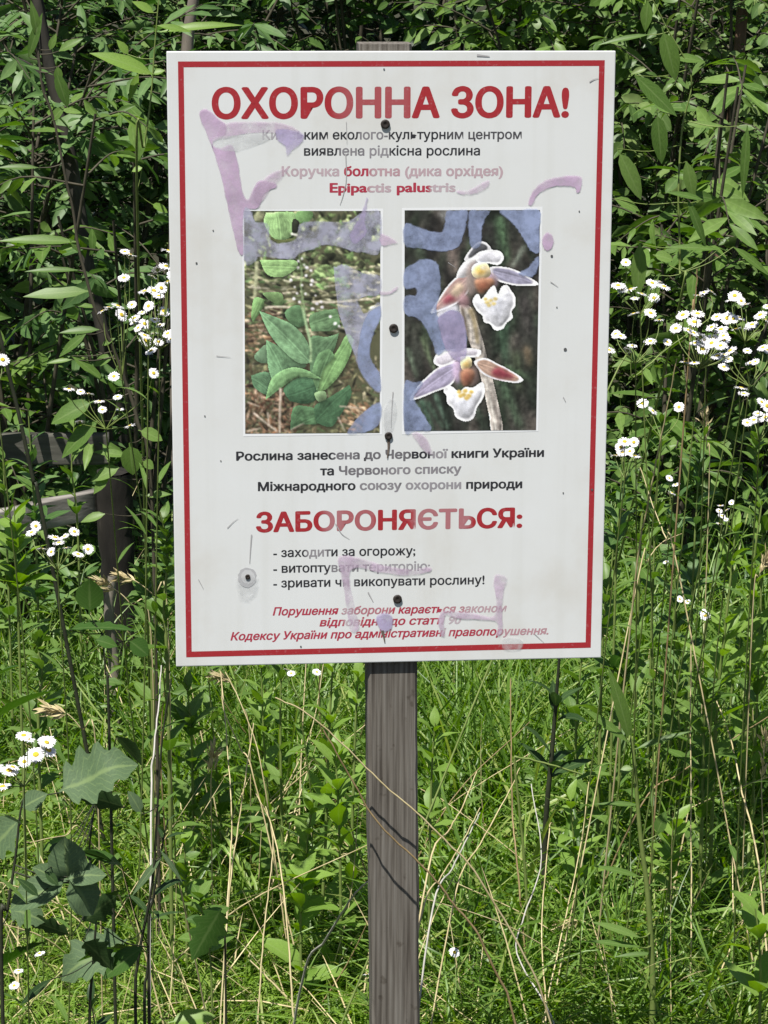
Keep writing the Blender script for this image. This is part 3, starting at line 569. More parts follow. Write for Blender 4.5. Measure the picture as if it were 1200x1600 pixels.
smear('thin_pink_paint', [(352, 194), (400, 191), (440, 193), (468, 206), (440, 207), (400, 206), (365, 212), (342, 216)])
smear('mauve_paint', [(432, 204), (450, 203), (474, 210), (468, 226), (456, 234), (449, 243), (446, 228), (434, 218)])
smear('solvent_haze', [(335, 215), (365, 212), (405, 208), (425, 214), (400, 226), (365, 236), (336, 230)])
smear('thin_pink_paint', [(398, 300), (415, 278), (436, 266), (450, 264), (440, 278), (425, 292), (405, 318)])
smear('pink_paint', [(826, 316), (834, 298), (852, 283), (876, 277), (905, 276), (908, 290), (903, 301), (896, 291), (870, 290), (850, 296), (838, 306), (830, 320)])
smear('thin_pink_paint', [(714, 298), (735, 297), (762, 282), (760, 293), (742, 302), (722, 303)])
smear('pink_paint', [(849, 370), (856, 364), (864, 372), (862, 386), (854, 391), (848, 382)])
smear('violet_paint', [(86, 82), (130, 82), (158, 150), (240, 165), (245, 240), (262, 272), (310, 290), (420, 262), (445, 170), (520, 150), (640, 150), (760, 148), (830, 100), (955, 86), (955, 345), (860, 342), (780, 335), (690, 305), (600, 296), (520, 325), (440, 350), (400, 385), (270, 378), (180, 370), (160, 400), (92, 404)], zl)
smear('mauve_paint', [(770, 230), (815, 150), (855, 60), (875, -5), (872, 60), (858, 150), (870, 220), (800, 290)], zl)
smear('violet_paint', [(664, 470), (680, 440), (740, 428), (850, 480), (955, 500), (955, 612), (880, 622), (815, 650), (825, 690), (860, 742), (910, 700), (955, 670), (955, 770), (905, 890), (890, 1000), (925, 1080), (955, 1120), (955, 1240), (890, 1190), (830, 1090), (795, 990), (740, 860), (695, 720)], zl)
smear('blue_paint', [(752, 1500), (790, 1440), (835, 1388), (955, 1312), (955, 1440), (880, 1490), (820, 1502)], zl)
smear('blue_paint', [(870, 760), (955, 690), (955, 770), (905, 890), (890, 1000), (925, 1080), (955, 1130), (955, 1236), (885, 1180), (820, 1060), (830, 900)], zl)
smear('thin_pink_paint', [(962, 232), (1000, 240), (1068, 280), (1040, 288), (998, 300), (966, 292)], zl)
smear('thin_pink_paint', [(965, 600), (1020, 600), (1066, 565), (1066, 582), (1020, 612), (965, 614)], zl)
smear('blue_paint', [(135, 165), (200, 180), (280, 208), (372, 216), (395, 150), (402, 84), (460, 80), (534, 80), (525, 150), (505, 240), (480, 300), (430, 328), (350, 335), (240, 318), (135, 296)], zr)
smear('blue_paint', [(552, 82), (610, 80), (676, 84), (645, 130), (625, 190), (622, 260), (612, 300), (585, 320), (556, 300), (545, 220), (545, 140)], zr)
smear('blue_paint', [(745, 80), (860, 78), (994, 78), (992, 200), (990, 342), (940, 330), (905, 270), (860, 200), (810, 140)], zr)
smear('blue_paint', [(988, 375), (985, 440), (950, 498), (900, 492), (865, 478), (920, 450), (955, 410)], zr)
smear('blue_paint', [(134, 460), (190, 420), (250, 392), (310, 398), (345, 430), (358, 500), (358, 600), (335, 690), (345, 760), (420, 720), (490, 740), (520, 850), (525, 940), (470, 978), (395, 970), (345, 1002), (310, 920), (270, 830), (215, 765), (134, 735), (134, 630), (205, 622), (205, 570), (134, 572)], zr)
smear('mauve_paint', [(350, 770), (430, 720), (495, 745), (522, 850), (525, 1000), (470, 1040), (400, 970), (370, 880)], zr)
smear('blue_paint', [(132, 1188), (190, 1182), (248, 1180), (200, 1250), (190, 1290), (225, 1345), (270, 1420), (300, 1484), (210, 1486), (132, 1488)], zr)
smear('thin_pink_paint', [(180, 1508), (230, 1508), (280, 1560), (305, 1640), (262, 1620), (225, 1570)], zr)
smear('thin_pink_paint', [(530, 870), (560, 872), (600, 884), (640, 890), (668, 886), (672, 892), (640, 898), (590, 893), (556, 886), (545, 900), (552, 940), (560, 980), (548, 984), (541, 940), (534, 898)])
smear('thin_pink_paint', [(772, 905), (782, 898), (792, 906), (786, 924), (784, 950), (784, 985), (776, 992), (774, 970), (720, 966), (695, 962), (694, 992), (688, 988), (690, 956), (735, 958), (774, 960)])
smear('mauve_paint', [(588, 965), (600, 958), (612, 964), (610, 982), (596, 984)])
smear('solvent_haze', [(785, 998), (800, 995), (816, 1000), (812, 1014), (788, 1014)])
smear('solvent_haze', [(600, 640), (612, 622), (620, 640), (612, 672), (602, 676)])
# scratches and runs
SCR = [([(540, 240), (541, 280), (536, 305), (531, 320)], 1.6), ([(541, 190), (542, 225)], 1.0), ([(393, 835), (391, 862), (390, 880)], 2.2), ([(355, 825), (365, 815), (372, 810)], 1.2), ([(921, 128), (928, 124), (935, 122)], 2.0), ([(860, 440), (872, 448)], 1.4),
       ([(524, 818), (534, 834), (546, 842)], 1.4), ([(575, 925), (583, 940)], 2.2), ([(338, 556), (360, 558)], 1.2), ([(700, 410), (712, 418)], 1), ([(835, 990), (850, 1004)], 1), ([(880, 620), (884, 628)], 1.4), ([(614, 612), (612, 640), (611, 668)], 1.6), ([(310, 905), (318, 920)], 1), ([(745, 86), (765, 88)], 3.5)]
for p, w in SCR: flat('scratch', [(mapped(strokepoly(p, w, w * .4)), (.40, .39, .39))], M['letter'], .0005)
def discpoly(px, py, r, n=14): return mapped([(px + r * math.cos(a) * U(.9, 1.1), py + r * math.sin(a) * U(.9, 1.1)) for a in np.arange(n) * 2 * math.pi / n])
for x, y, r in [(883, 546, 2.6), (659, 458, 2.2), (307, 411, 1.6), (862, 400, 2), (925, 765, 1.8), (600, 108, 1.4), (333, 360, 1.2), (560, 235, 1.3), (470, 1010, 1.4), (880, 770, 1.2), (320, 650, 1.2), (905, 330, 1.2), (870, 480, 1.1), (345, 720, 1.1)]:
    flat('speck', [(discpoly(x, y, r, 8), (.10, .10, .10))], M['letter'], .0005)
for p in ([(607, 684), (607, 700), (605, 716)], [(597, 985), (599, 992), (601, 1003)]): flat('rust_run', [(mapped(strokepoly(p, 5, 1.5)), (0, 0, 0))], M['rust'], .0009, ink=False)
def screw(px, py, r, washer=False):
    u, v = su(px, py); r = r * mpp(0); mb = MB()
    rings = [(0.0, 1.0), (.12, .95), (.2, .7), (.2, .45), (.05, .30), (.05, .001)] if not washer else [(0, 1), (.02, .95), (.03, .55), (.02, .001)]
    k = 14; a = np.arange(k) * 2 * math.pi / k
    V = np.array([[(u + r * q * math.cos(t), Y_F - .0015 - h * r * .6, v + r * q * math.sin(t)) for t in a] for h, q in rings])
    V[0, :, 1] = Y_F + .001
    idx = np.arange(len(rings) * k).reshape(-1, k); nx = np.roll(idx, -1, 1)
    mb.add(V.reshape(-1, 3), np.stack([idx[:-1], nx[:-1], nx[1:], idx[1:]], -1)); me = mb.mesh('screw', (0, 0, 0), [M['washer' if washer else 'hole']])
    return link('washer' if washer else 'screw', me, None, sign)
for x, y, r in ((602, 194, 7.5), (615, 513, 7.5), (607, 681, 6.5), (621, 936, 7.5)): screw(x, y, r)
flat('washer', [(discpoly(386, 902, 15, 22), (.44, .44, .45)), (discpoly(387, 901, 11, 22), (.55, .555, .56))], M['letter'], .0004); screw(387, 901, 4.2)
smear('solvent_haze', [(372, 905), (400, 905), (394, 932), (380, 935)], soft=6)

def post():
    """grey weathered square post, a little out of plumb behind the panel"""
    m, t, b, out = nodes('weathered_wood')
    tc = N_(t, 'ShaderNodeTexCoord'); mp = N_(t, 'ShaderNodeMapping'); mp.inputs['Scale'].default_value = (1, 1, .035); t.links.new(tc.outputs['Object'], mp.inputs[0])
    n0 = N_(t, 'ShaderNodeTexNoise'); n0.inputs['Scale'].default_value = 8; t.links.new(mp.outputs[0], n0.inputs['Vector'])
    w = N_(t, 'ShaderNodeTexNoise'); w.inputs['Scale'].default_value = 260; w.inputs['Detail'].default_value = 4; t.links.new(mp.outputs[0], w.inputs['Vector'])
    wv = N_(t, 'ShaderNodeTexWave'); wv.bands_direction = 'X'; wv.inputs['Scale'].default_value = 52; wv.inputs['Distortion'].default_value = 9; wv.inputs['Detail'].default_value = 3; wv.inputs['Detail Scale'].default_value = .6; t.links.new(mp.outputs[0], wv.inputs['Vector'])
    r1 = ramp(t, [(.25, (.066, .056, .046)), (.5, (.142, .127, .108)), (.78, (.21, .195, .172))]); t.links.new(w.outputs[0], r1.inputs[0])
    r2 = ramp(t, [(0, (.55, .54, .53)), (.4, (1, 1, 1))]); t.links.new(wv.outputs[0], r2.inputs[0])
    mu = N_(t, 'ShaderNodeMix', data_type='RGBA', blend_type='MULTIPLY'); mu.inputs[0].default_value = .55; t.links.new(r1.outputs[0], mu.inputs[6]); t.links.new(r2.outputs[0], mu.inputs[7])
    # chips and knocks
    n3 = N_(t, 'ShaderNodeTexNoise'); n3.inputs['Scale'].default_value = 60; n3.inputs['Detail'].default_value = 3; t.links.new(tc.outputs['Object'], n3.inputs['Vector'])
    r3 = ramp(t, [(.64, (1, 1, 1)), (.72, (.42, .38, .33))]); t.links.new(n3.outputs[0], r3.inputs[0])
    m3 = N_(t, 'ShaderNodeMix', data_type='RGBA', blend_type='MULTIPLY'); m3.inputs[0].default_value = .6; t.links.new(mu.outputs[2], m3.inputs[6]); t.links.new(r3.outputs[0], m3.inputs[7])
    t.links.new(m3.outputs[2], b.inputs['Base Color']); b.inputs['Roughness'].default_value = .85; b.inputs['Specular IOR Level'].default_value = .2
    bp = N_(t, 'ShaderNodeBump'); bp.inputs['Strength'].default_value = .6; bp.inputs['Distance'].default_value = .002; t.links.new(w.outputs[0], bp.inputs['Height']); t.links.new(bp.outputs[0], b.inputs['Normal'])
    M['wood'] = m
    y0, y1 = .0012, .052
    tl, tr, bl, br = at(561, 69, y0), at(644, 69, y0), at(582, 1600, y0), at(656, 1600, y0)
    ztop = tl[2]; g = -.3
    def ext(a, b): return a[0] + (b[0] - a[0]) * (a[2] - g) / (a[2] - b[2])
    k = 70; ss = np.linspace(0, 1, k); mb = MB(); V = []
    for s in ss:
        z = ztop + (g - ztop) * s; xl = tl[0] + (ext(tl, bl) - tl[0]) * s; xr = tr[0] + (ext(tr, br) - tr[0]) * s
        j = lambda: U(-.0007, .0007); c = .003
        V.append([(xl + c + j(), y0, z), (xr - c + j(), y0, z), (xr + j(), y0 + c, z), (xr + j(), y1 - c, z), (xr - c, y1, z), (xl + c, y1, z), (xl + j(), y1 - c, z), (xl + j(), y0 + c, z)])
    V = np.array(V); idx = np.arange(k * 8).reshape(k, 8); nx = np.roll(idx, -1, 1)
    q = np.stack([idx[:-1], idx[1:], nx[1:], nx[:-1]], -1).reshape(-1, 4)
    q = np.vstack([q, [[0, 1, 2, 7], [7, 2, 3, 6], [6, 3, 4, 5]]])
    mb.add(V.reshape(-1, 3), q)
    o = mb.build('post', M['wood'], sign)
    for p in o.data.polygons: p.use_smooth = False
post()

#@@VEG
# ------------------------------------------------------------------ fence, trunks
UP = np.array([0, 0, 1.0])
def X(px, y): return at(px, 800, y)[0]
def to_ground(p, dx=0.0, dy=0.0): return np.array([p[0] + dx, p[1] + dy, -0.01])
def pxline(pts, y, y1=None):
    ys = np.linspace(y, y if y1 is None else y1, len(pts)); return np.array([at(p[0], p[1], q) for p, q in zip(pts, ys)])

def plank(mb, a, b, hgt, thick, m=0):
    """a weathered board from a to b (middle line), slightly rough"""
    a, b = np.asarray(a, float), np.asarray(b, float); d = unit(b - a); n = unit(np.cross(d, UP)); u = np.cross(n, d); k = 14
    ring = [(-.5, -.5), (-.44, -.5), (.44, -.5), (.5, -.5), (.5, .5), (.44, .5), (-.44, .5), (-.5, .5)]
    V = np.array([[a + (b - a) * s + u * (rr[0] * hgt + U(-.002, .002)) + n * (rr[1] * thick + U(-.0015, .0015)) for rr in ring] for s in np.linspace(0, 1, k)])
    idx = np.arange(k * 8).reshape(k, 8); nx = np.roll(idx, -1, 1)
    q = np.vstack([np.stack([idx[:-1], nx[:-1], nx[1:], idx[1:]], -1).reshape(-1, 4), [[0, 1, 2, 3], [0, 3, 4, 7], [7, 4, 5, 6]], idx[-1][[0, 1, 2, 3]][None], idx[-1][[0, 3, 4, 7]][None], idx[-1][[7, 4, 5, 6]][None]])
    mb.add(V.reshape(-1, 3), q, None, m)
YF = 2.25
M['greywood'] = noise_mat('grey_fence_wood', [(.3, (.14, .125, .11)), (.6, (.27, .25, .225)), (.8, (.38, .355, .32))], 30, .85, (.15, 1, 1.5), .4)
M['dimwood'] = noise_mat('shaded_fence_wood', [(.3, (.035, .034, .028)), (.6, (.085, .082, .068)), (.8, (.17, .165, .14))], 22, .9, (.15, 1, 1.5), .5)  # darker copy of the fence wood: the upper rail's shade is in the colour
M['oldpost'] = noise_mat('old_dark_post', [(.35, (.007, .006, .005)), (.62, (.02, .017, .013)), (.8, (.085, .075, .062))], 22, .9, (1, 1, .2), .8)
fence = empty('wooden_fence', to_ground(at(182, 900, YF)), 'low old wooden fence with two grey rails and a dark rough post', 'fence')
mb = MB(); pt = at(178, 742, YF); tube(mb, smooth_line([pt + [0, 0, .004], pt + [.002, 0, -.15], pt + [.012, 0, -.33], to_ground(pt, .018) - [0, 0, .05]], 6), .037, .032, 11, 0, .10)
kk = 11; cap = np.array([pt + [.036 * math.cos(i * 2 * math.pi / kk), .036 * math.sin(i * 2 * math.pi / kk), .002 + U(0, .008)] for i in range(kk)] + [pt + [0, 0, .012]])
mb.add(cap, [[i, (i + 1) % kk, kk, kk] for i in range(0)] or [[0, 1, 2, kk], [2, 3, 4, kk], [4, 5, 6, kk], [6, 7, 8, kk], [8, 9, 10, kk]])
mb.build('post', M['oldpost'], fence)
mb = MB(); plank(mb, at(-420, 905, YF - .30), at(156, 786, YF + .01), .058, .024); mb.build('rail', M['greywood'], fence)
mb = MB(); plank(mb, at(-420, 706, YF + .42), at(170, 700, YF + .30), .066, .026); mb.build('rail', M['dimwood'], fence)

def trunk(name, label, pts, y, r0, r1, mat, cat='tree', twigs=()):
    P = pxline(pts, y); base = to_ground(P[0]); root = empty(name, base, label, cat)
    mb = MB(); tube(mb, smooth_line(np.vstack([base - [0, 0, .05], P]), 8), r0, r1, 9, 0, .07); mb.build('trunk', mat, root)
    for tw in twigs:
        mb = MB(); tube(mb, smooth_line(pxline(tw, y - .02), 6), r1 * .45, r1 * .15, 5); mb.build('branch', mat, root)
trunk('leaning_tree', 'thin dark tree trunk leaning left behind the fence post', [(196, 760), (170, 560), (140, 430), (110, 250), (72, 80), (50, -60), (10, -320)], 3.05, .020, .012, M['darkbark'], 'tree', [[(105, 235), (85, 190), (62, 110), (58, 20)], [(60, 115), (45, 100), (20, 88)]])
trunk('young_tree', 'slim pale grey trunk rising behind the left top corner of the sign', [(276, 560), (284, 300), (293, 70), (308, -40), (330, -300)], 3.4, .018, .012, M['palebark'])
trunk('young_tree', 'slim reddish brown trunk in the small leaved bush right of the sign', [(1112, 560), (1126, 340), (1136, 240), (1150, 140), (1180, -250)], 3.45, .019, .014, M['redbark'])
trunk('young_tree', 'crooked grey brown stem standing just below the dark fence post', [(182, 1130), (178, 1040), (170, 960), (176, 900)], 1.95, .013, .009, M['palebark'], 'sapling')

# ------------------------------------------------------------------ shrubs
def shrub(label, x, y, h, r, mat, L, W, n_twig, per, z0=.15, prof=LEAF_S, droop=.6, stem='twig', n_stem=7, name='shrub', curl=.7, cat='shrub', flat_=.6):
    base = np.array([x, y, 0.0]); root = empty(name, base, label, cat); mb = MB(); lb = MB(); stems = []
    for i in range(n_stem):
        a = U(0, 2 * math.pi); rr = r * U(.2, .95); top = base + [math.cos(a) * rr, math.sin(a) * rr, h * U(.75, 1.05)]
        mid = base + [math.cos(a) * rr * .35, math.sin(a) * rr * .35, h * U(.35, .5)]
        P = smooth_line([base + [U(-.06, .06), U(-.06, .06), -.05], mid, top], 7); stems.append(P); tube(mb, P, .012 * h / 2, .003, 5)
    LP, LD, LN, LL = [], [], [], []
    for i in range(int(n_twig * .54)):
        P = stems[rng.randint(n_stem)]; t = U(.12, 1) * (len(P) - 1); j = int(t); s = P[j] + (P[min(j + 1, len(P) - 1)] - P[j]) * (t - j)
        if s[2] < z0 * h * .6: continue
        a = U(0, 2 * math.pi); out = np.array([math.cos(a), math.sin(a), 0]) ; tl = U(.18, .42) * r / .5
        d0 = unit(out + UP * U(.1, .9)); end = s + d0 * tl + np.array([0, 0, -droop * tl * U(.1, .5)]); m1 = s + d0 * tl * .55
        Q = smooth_line([s, m1, end], 5); tube(mb, Q, .0028, .001, 4)
        ks = np.linspace(.15, 1, per) * (len(Q) - 1)
        for n_, kq in enumerate(ks):
            j = min(int(kq), len(Q) - 2); p = Q[j] + (Q[j + 1] - Q[j]) * (kq - j); td = unit(Q[j + 1] - Q[j]); side = unit(np.cross(td, UP)) * (1 if n_ % 2 else -1)
            side = unit(side + UP * U(-.6, .6))
            LP.append(p); LD.append(unit(td * U(.3, 1.0) + side * U(.5, 1.0) - UP * U(0, droop))); LN.append(UP * flat_ + U(-.8, .8, 3) + SUND * .35); LL.append(L * 1.3 * U(.5, 1.3) * (1 if n_ < per - 1 else .7))
    LL = np.array(LL)
    leaves(lb, LP, LD, LN, LL, LL * W / L * U(.8, 1.2, len(LL)), U(0, curl, len(LL)), U(.05, .5, len(LL)), prof, 0, U(-.5, .5, len(LL)))
    mb.build('branches', M[stem], root); lb.build('foliage', M[mat], root)
    return root
SH = [  # label, px, y, h, r, mat, L, W, twigs, leaves per twig
    ('willow bush with narrow grey green leaves filling the left edge', 10, 3.3, 1.65, .55, 'willow', .062, .017, 300, 12),
    ('willow bush with narrow dark leaves just left of the pale trunk', 190, 3.75, 1.9, .55, 'willow', .058, .017, 300, 12),
    ('round leaved bush showing above the left half of the sign', 385, 3.9, 1.85, .5, 'small', .042, .021, 360, 13),
    ('leafy dark green bush showing above the middle of the sign', 590, 4.1, 2.0, .55, 'willow', .055, .021, 380, 12),
    ('bush with broad bright leaves showing above the right half of the sign', 800, 3.9, 1.9, .5, 'herb', .060, .022, 340, 12),
    ('tangled bush right behind the right top corner of the sign', 985, 3.6, 1.75, .48, 'small', .040, .017, 430, 14),
    ('dense bush of tiny pale green leaves at the right edge', 1150, 3.35, 1.65, .5, 'small', .030, .014, 560, 17),
    ('tall willow bush rising behind the tiny leaved bush', 1290, 4.1, 2.1, .6, 'willow', .05, .018, 420, 13),
    ('loose willow bush with broad pale leaves in front of the right hand bushes', 1040, 2.6, 1.25, .36, 'herb', .070, .021, 120, 9),
    ('loose bush with broad pale leaves at the left top corner of the photo', 30, 2.7, 1.30, .36, 'herb', .060, .019, 120, 9),
    ('thin leafed bush in front of the pale trunk left of the sign', 215, 2.75, 1.25, .3, 'willow', .060, .018, 70, 9),
    ('leafy bush in front of the right edge thicket', 1190, 2.7, 1.2, .36, 'small', .040, .017, 170, 12),
    ('tall dark shrub farthest back on the left', -60, 6.3, 2.7, .95, 'dark', .075, .030, 520, 13),
    ('tall dark shrub farthest back behind the left top corner of the sign', 260, 6.5, 2.8, .95, 'dark', .075, .030, 520, 13),
    ('tall dark shrub farthest back behind the middle of the sign', 680, 6.6, 2.8, .95, 'dark', .075, .030, 520, 13),
    ('tall dark shrub farthest back on the right', 1180, 6.3, 2.7, .95, 'dark', .075, .030, 520, 13),
    ('tall leafy shrub closing the thicket far out on the left', -900, 5.6, 2.8, 1.0, 'willow', .075, .028, 420, 13),
    ('tall leafy shrub closing the thicket far out on the right', 2000, 5.6, 2.8, 1.0, 'willow', .075, .028, 420, 13),
    ('tall dark bush half hidden behind the willows on the left', 80, 4.7, 2.3, .7, 'dark', .07, .026, 420, 12),
    ('tall dark bush hidden deep behind the top of the sign', 520, 5.1, 2.4, .75, 'dark', .07, .026, 420, 12),
    ('tall dark bush deep behind the right top corner', 1010, 5.0, 2.4, .75, 'dark', .07, .026, 420, 12),
]
for lab, px, y, h, r, mat, L, W, nt_, per in SH:
    shrub(lab, X(px, y), y, h, r, mat, L, W, nt_, per, prof=OVAL if W / L > .42 else LEAF_S)

# ------------------------------------------------------------------ grass and ground cover
def xr(y, margin=.35):
    y = np.atleast_1d(y); return np.array([X(0, q) for q in y]) - margin, np.array([X(1200, q) for q in y]) + margin
def tufts(mb, n, yr, per, Lr, Wr, tilt, pxr=None, curl=(.3, 1.6), spread=.03, prof=BLADE, dens=None):
    """tussocks of blades that lean outward"""
    y = U(yr[0], yr[1], n); lo, hi = xr(y)
    if pxr: lo = np.array([X(pxr[0], q) for q in y]); hi = np.array([X(pxr[1], q) for q in y])
    x = lo + (hi - lo) * U(0, 1, n)
    if dens is not None:
        keep = np.array([dens(a, b) for a, b in zip(x, y)]) > U(0, 1, n); x, y = x[keep], y[keep]; n = len(x)
    P = np.repeat(np.stack([x, y, np.zeros(n)], -1), per, 0); N = len(P); a = U(0, 2 * math.pi, N)
    sc_ = np.repeat(U(.75, 1.2, n), per); lean = np.repeat(U(-.35, .35, (n, 2)), per, 0)
    out = np.stack([np.cos(a), np.sin(a), np.zeros(N)], -1); P = P + out * (spread * U(0, 1, N) ** .7)[:, None]
    th = np.abs(rng.normal(tilt, tilt * .6, N)).clip(.02, 1.5)
    D = UP * np.cos(th)[:, None] + out * np.sin(th)[:, None]; D[:, :2] += lean; D = unit(D)
    Nn = UP * np.sin(th)[:, None] - out * np.cos(th)[:, None] + U(-.25, .25, (N, 3))
    leaves(mb, P, D, Nn, U(*Lr, N) * sc_, U(*Wr, N), U(*curl, N), U(.1, .5, N), prof, 0, U(-1.2, 1.2, N))
def patchy(x, y): return .45 + .55 * math.sin(x * 5.3 + 1.7) * math.sin(y * 4.1 + .6) + .35 * math.sin(x * 13 + y * 9)
mb = MB()
tufts(mb, 5600, (.15, 3.3), 9, (.04, .10), (.0024, .0044), .85, curl=(.4, 2.2), spread=.04)
tufts(mb, 2400, (.4, 2.2), 8, (.05, .12), (.0022, .004), .75, pxr=(-60, 620), curl=(.8, 2.6), spread=.045)
tufts(mb, 1500, (.5, 2.2), 8, (.07, .18), (.0024, .0046), .8, pxr=(640, 1260), curl=(.8, 2.6), spread=.05)
o = mb.build('turf', M['turf']); tag(o, 'short tangled green grass covering the ground', 'grass', kind='stuff')
mb = MB()
tufts(mb, 330, (.5, 1.5), 8, (.14, .30), (.003, .0055), .5, pxr=(640, 1260), curl=(.4, 2.0), spread=.05)
tufts(mb, 620, (1.3, 3.1), 9, (.22, .44), (.003, .0065), .32, pxr=(640, 1260), curl=(.2, 1.6), spread=.04)
tufts(mb, 150, (.8, 2.6), 7, (.16, .34), (.006, .0105), .45, pxr=(640, 1260), curl=(.5, 2.2), spread=.05)
tufts(mb, 60, (.9, 2.6), 6, (.14, .28), (.005, .009), .45, pxr=(200, 600), curl=(.5, 2.2), spread=.05)
tufts(mb, 300, (1.5, 3.0), 9, (.2, .36), (.003, .006), .28, pxr=(240, 660), curl=(.2, 1.3), spread=.035)
tufts(mb, 190, (1.7, 3.1), 8, (.16, .32), (.003, .0055), .3, pxr=(-80, 260), curl=(.2, 1.3), spread=.035)
o = mb.build('tall_grass', M['grass']); tag(o, 'taller green meadow grass behind the sign and on the right', 'grass', kind='stuff')
mb = MB()
tufts(mb, 260, (.4, 3.0), 5, (.04, .12), (.0016, .0034), 1.2, spread=.08)
tufts(mb, 330, (.4, 3.0), 4, (.10, .34), (.0014, .0026), .7, curl=(0, .8), spread=.06)
o = mb.build('withered_grass', M['straw']); tag(o, 'withered straw coloured blades lying among the green grass', 'dry grass', kind='stuff')
mb = MB(); n = 5200; y = .9 + 2.2 * U(0, 1, n) ** .8; lo, hi = xr(y, .2); x = lo + (hi - lo) * U(0, 1, n); P = np.stack([x, y, U(.02, .30, n) * np.clip((y - .6) / 1.2, .35, 1)], -1)
a = U(0, 6.3, n); D = np.stack([np.cos(a), np.sin(a), U(-.4, .9, n)], -1); L = U(.018, .05, n)
leaves(mb, P, D, UP + U(-.7, .7, (n, 3)), L, L * U(.22, .5, n), U(.1, .9, n), U(.1, .4, n), LEAF_S)
o = mb.build('meadow_herbs', M['herb']); tag(o, 'small leaves of low herbs mixed into the meadow grass', 'meadow herbs', kind='stuff')
mb = MB(); n = 6500; y = U(2.3, 4.6, n); lo, hi = xr(y); x = lo + (hi - lo) * U(0, 1, n); P = np.stack([x, y, U(0, .34, n) ** 1.1], -1)
a = U(0, 6.3, n); D = np.stack([np.cos(a), np.sin(a), U(-.3, .6, n)], -1); L = U(.03, .065, n)
leaves(mb, P, D, UP + U(-.5, .5, (n, 3)), L, L * U(.3, .5, n), U(.1, .8, n), U(.1, .4, n), LEAF_S)
o = mb.build('undergrowth', M['willow']); tag(o, 'low dark leafy undergrowth at the foot of the bushes', 'undergrowth', kind='stuff')

# ------------------------------------------------------------------ leafy herbs
def lf(mb, b, t, y, w, yt=None, curl=.25, fold=.25, prof=LANCE, nrm=None, m=0, twist=0, wave=0):
    """one leaf from photo pixel b to t, w pixels broad"""
    p, q = at(*b, y), at(*t, y if yt is None else yt); d = q - p; L = np.linalg.norm(d)
    n = unit(CAM - p) * .9 + UP * .7 if nrm is None else np.asarray(nrm, float)
    d = unit(d) + unit(np.cross(np.cross(d, n), d)) * curl * .45          # so that the tip still lands near t
    leaves(mb, p, d, n, L * (1 + curl ** 2 * .05), w * mpp(y), curl, fold, prof, m, twist, wave)
def herb(name, label, stem_px, y, r_px, leafmat, auto=None, explicit=(), stem='greenstem', cat='plant', group=None, yt=None, base_dx=0.0, taper=.35, base_dy=0.0):
    """stem_px runs from low to high; the foot is carried down to the ground"""
    S = pxline(stem_px, y, yt); foot = to_ground(S[0], base_dx, base_dy); root = empty(name, foot, label, cat, group)
    P = smooth_line(np.vstack([foot - [0, 0, .02], S]), 7); mb = MB(); tube(mb, P, r_px * mpp(y), r_px * mpp(y) * taper, 6); 
    for e in explicit:
        b_ = at(*e[0], e[2]); k_ = int(np.argmin(np.linalg.norm(P - b_ + np.array([0, 0, .25]) * 0, axis=1) + .35 * np.maximum(0, P[:, 2] - b_[2]))); g_ = P[k_]
        if np.linalg.norm(g_ - b_) > .003: tube(mb, smooth_line([g_, (g_ + b_) / 2 + np.array([0, 0, -.06 * np.linalg.norm(g_ - b_)]), b_], 4), max(.0007, r_px * mpp(y) * .35), .0006, 4)
    mb.build('stem', M[stem], root)
    lb = MB()
    if auto:
        n, L, W, lo = auto; k = lo * (len(P) - 1) + np.sort(U(0, 1, n)) * (1 - lo) * (len(P) - 1.01)
        L, W, n = L * 1.15, W * 1.5, int(n * 1.5)
        k = lo * (len(P) - 1) + np.sort(U(0, 1, n)) * (1 - lo) * (len(P) - 1.01)
        for i, q in enumerate(k):
            j = int(q); p = P[j] + (P[j + 1] - P[j]) * (q - j); a = i * 2.4 + U(-.4, .4); f = (q / len(P) - lo) / (1 - lo); s = (1 - .55 * max(0, f)) * U(.75, 1.15)
            out = np.array([math.cos(a), math.sin(a), 0]); th = U(.5, 1.15) * (1 - .4 * f)
            D = UP * math.cos(th) + out * math.sin(th); Nn = UP * math.sin(th) - out * math.cos(th)
            leaves(lb, p, D, Nn + U(-.2, .2, 3), L * s, W * s, U(.3, 1.3), U(.1, .4), LANCE, 0, U(-.5, .5), .03)
    for e in explicit: lf(lb, *e[:4], **(e[4] if len(e) > 4 else {}))
    if lb.n: lb.build('foliage', M[leafmat], root)
    return root
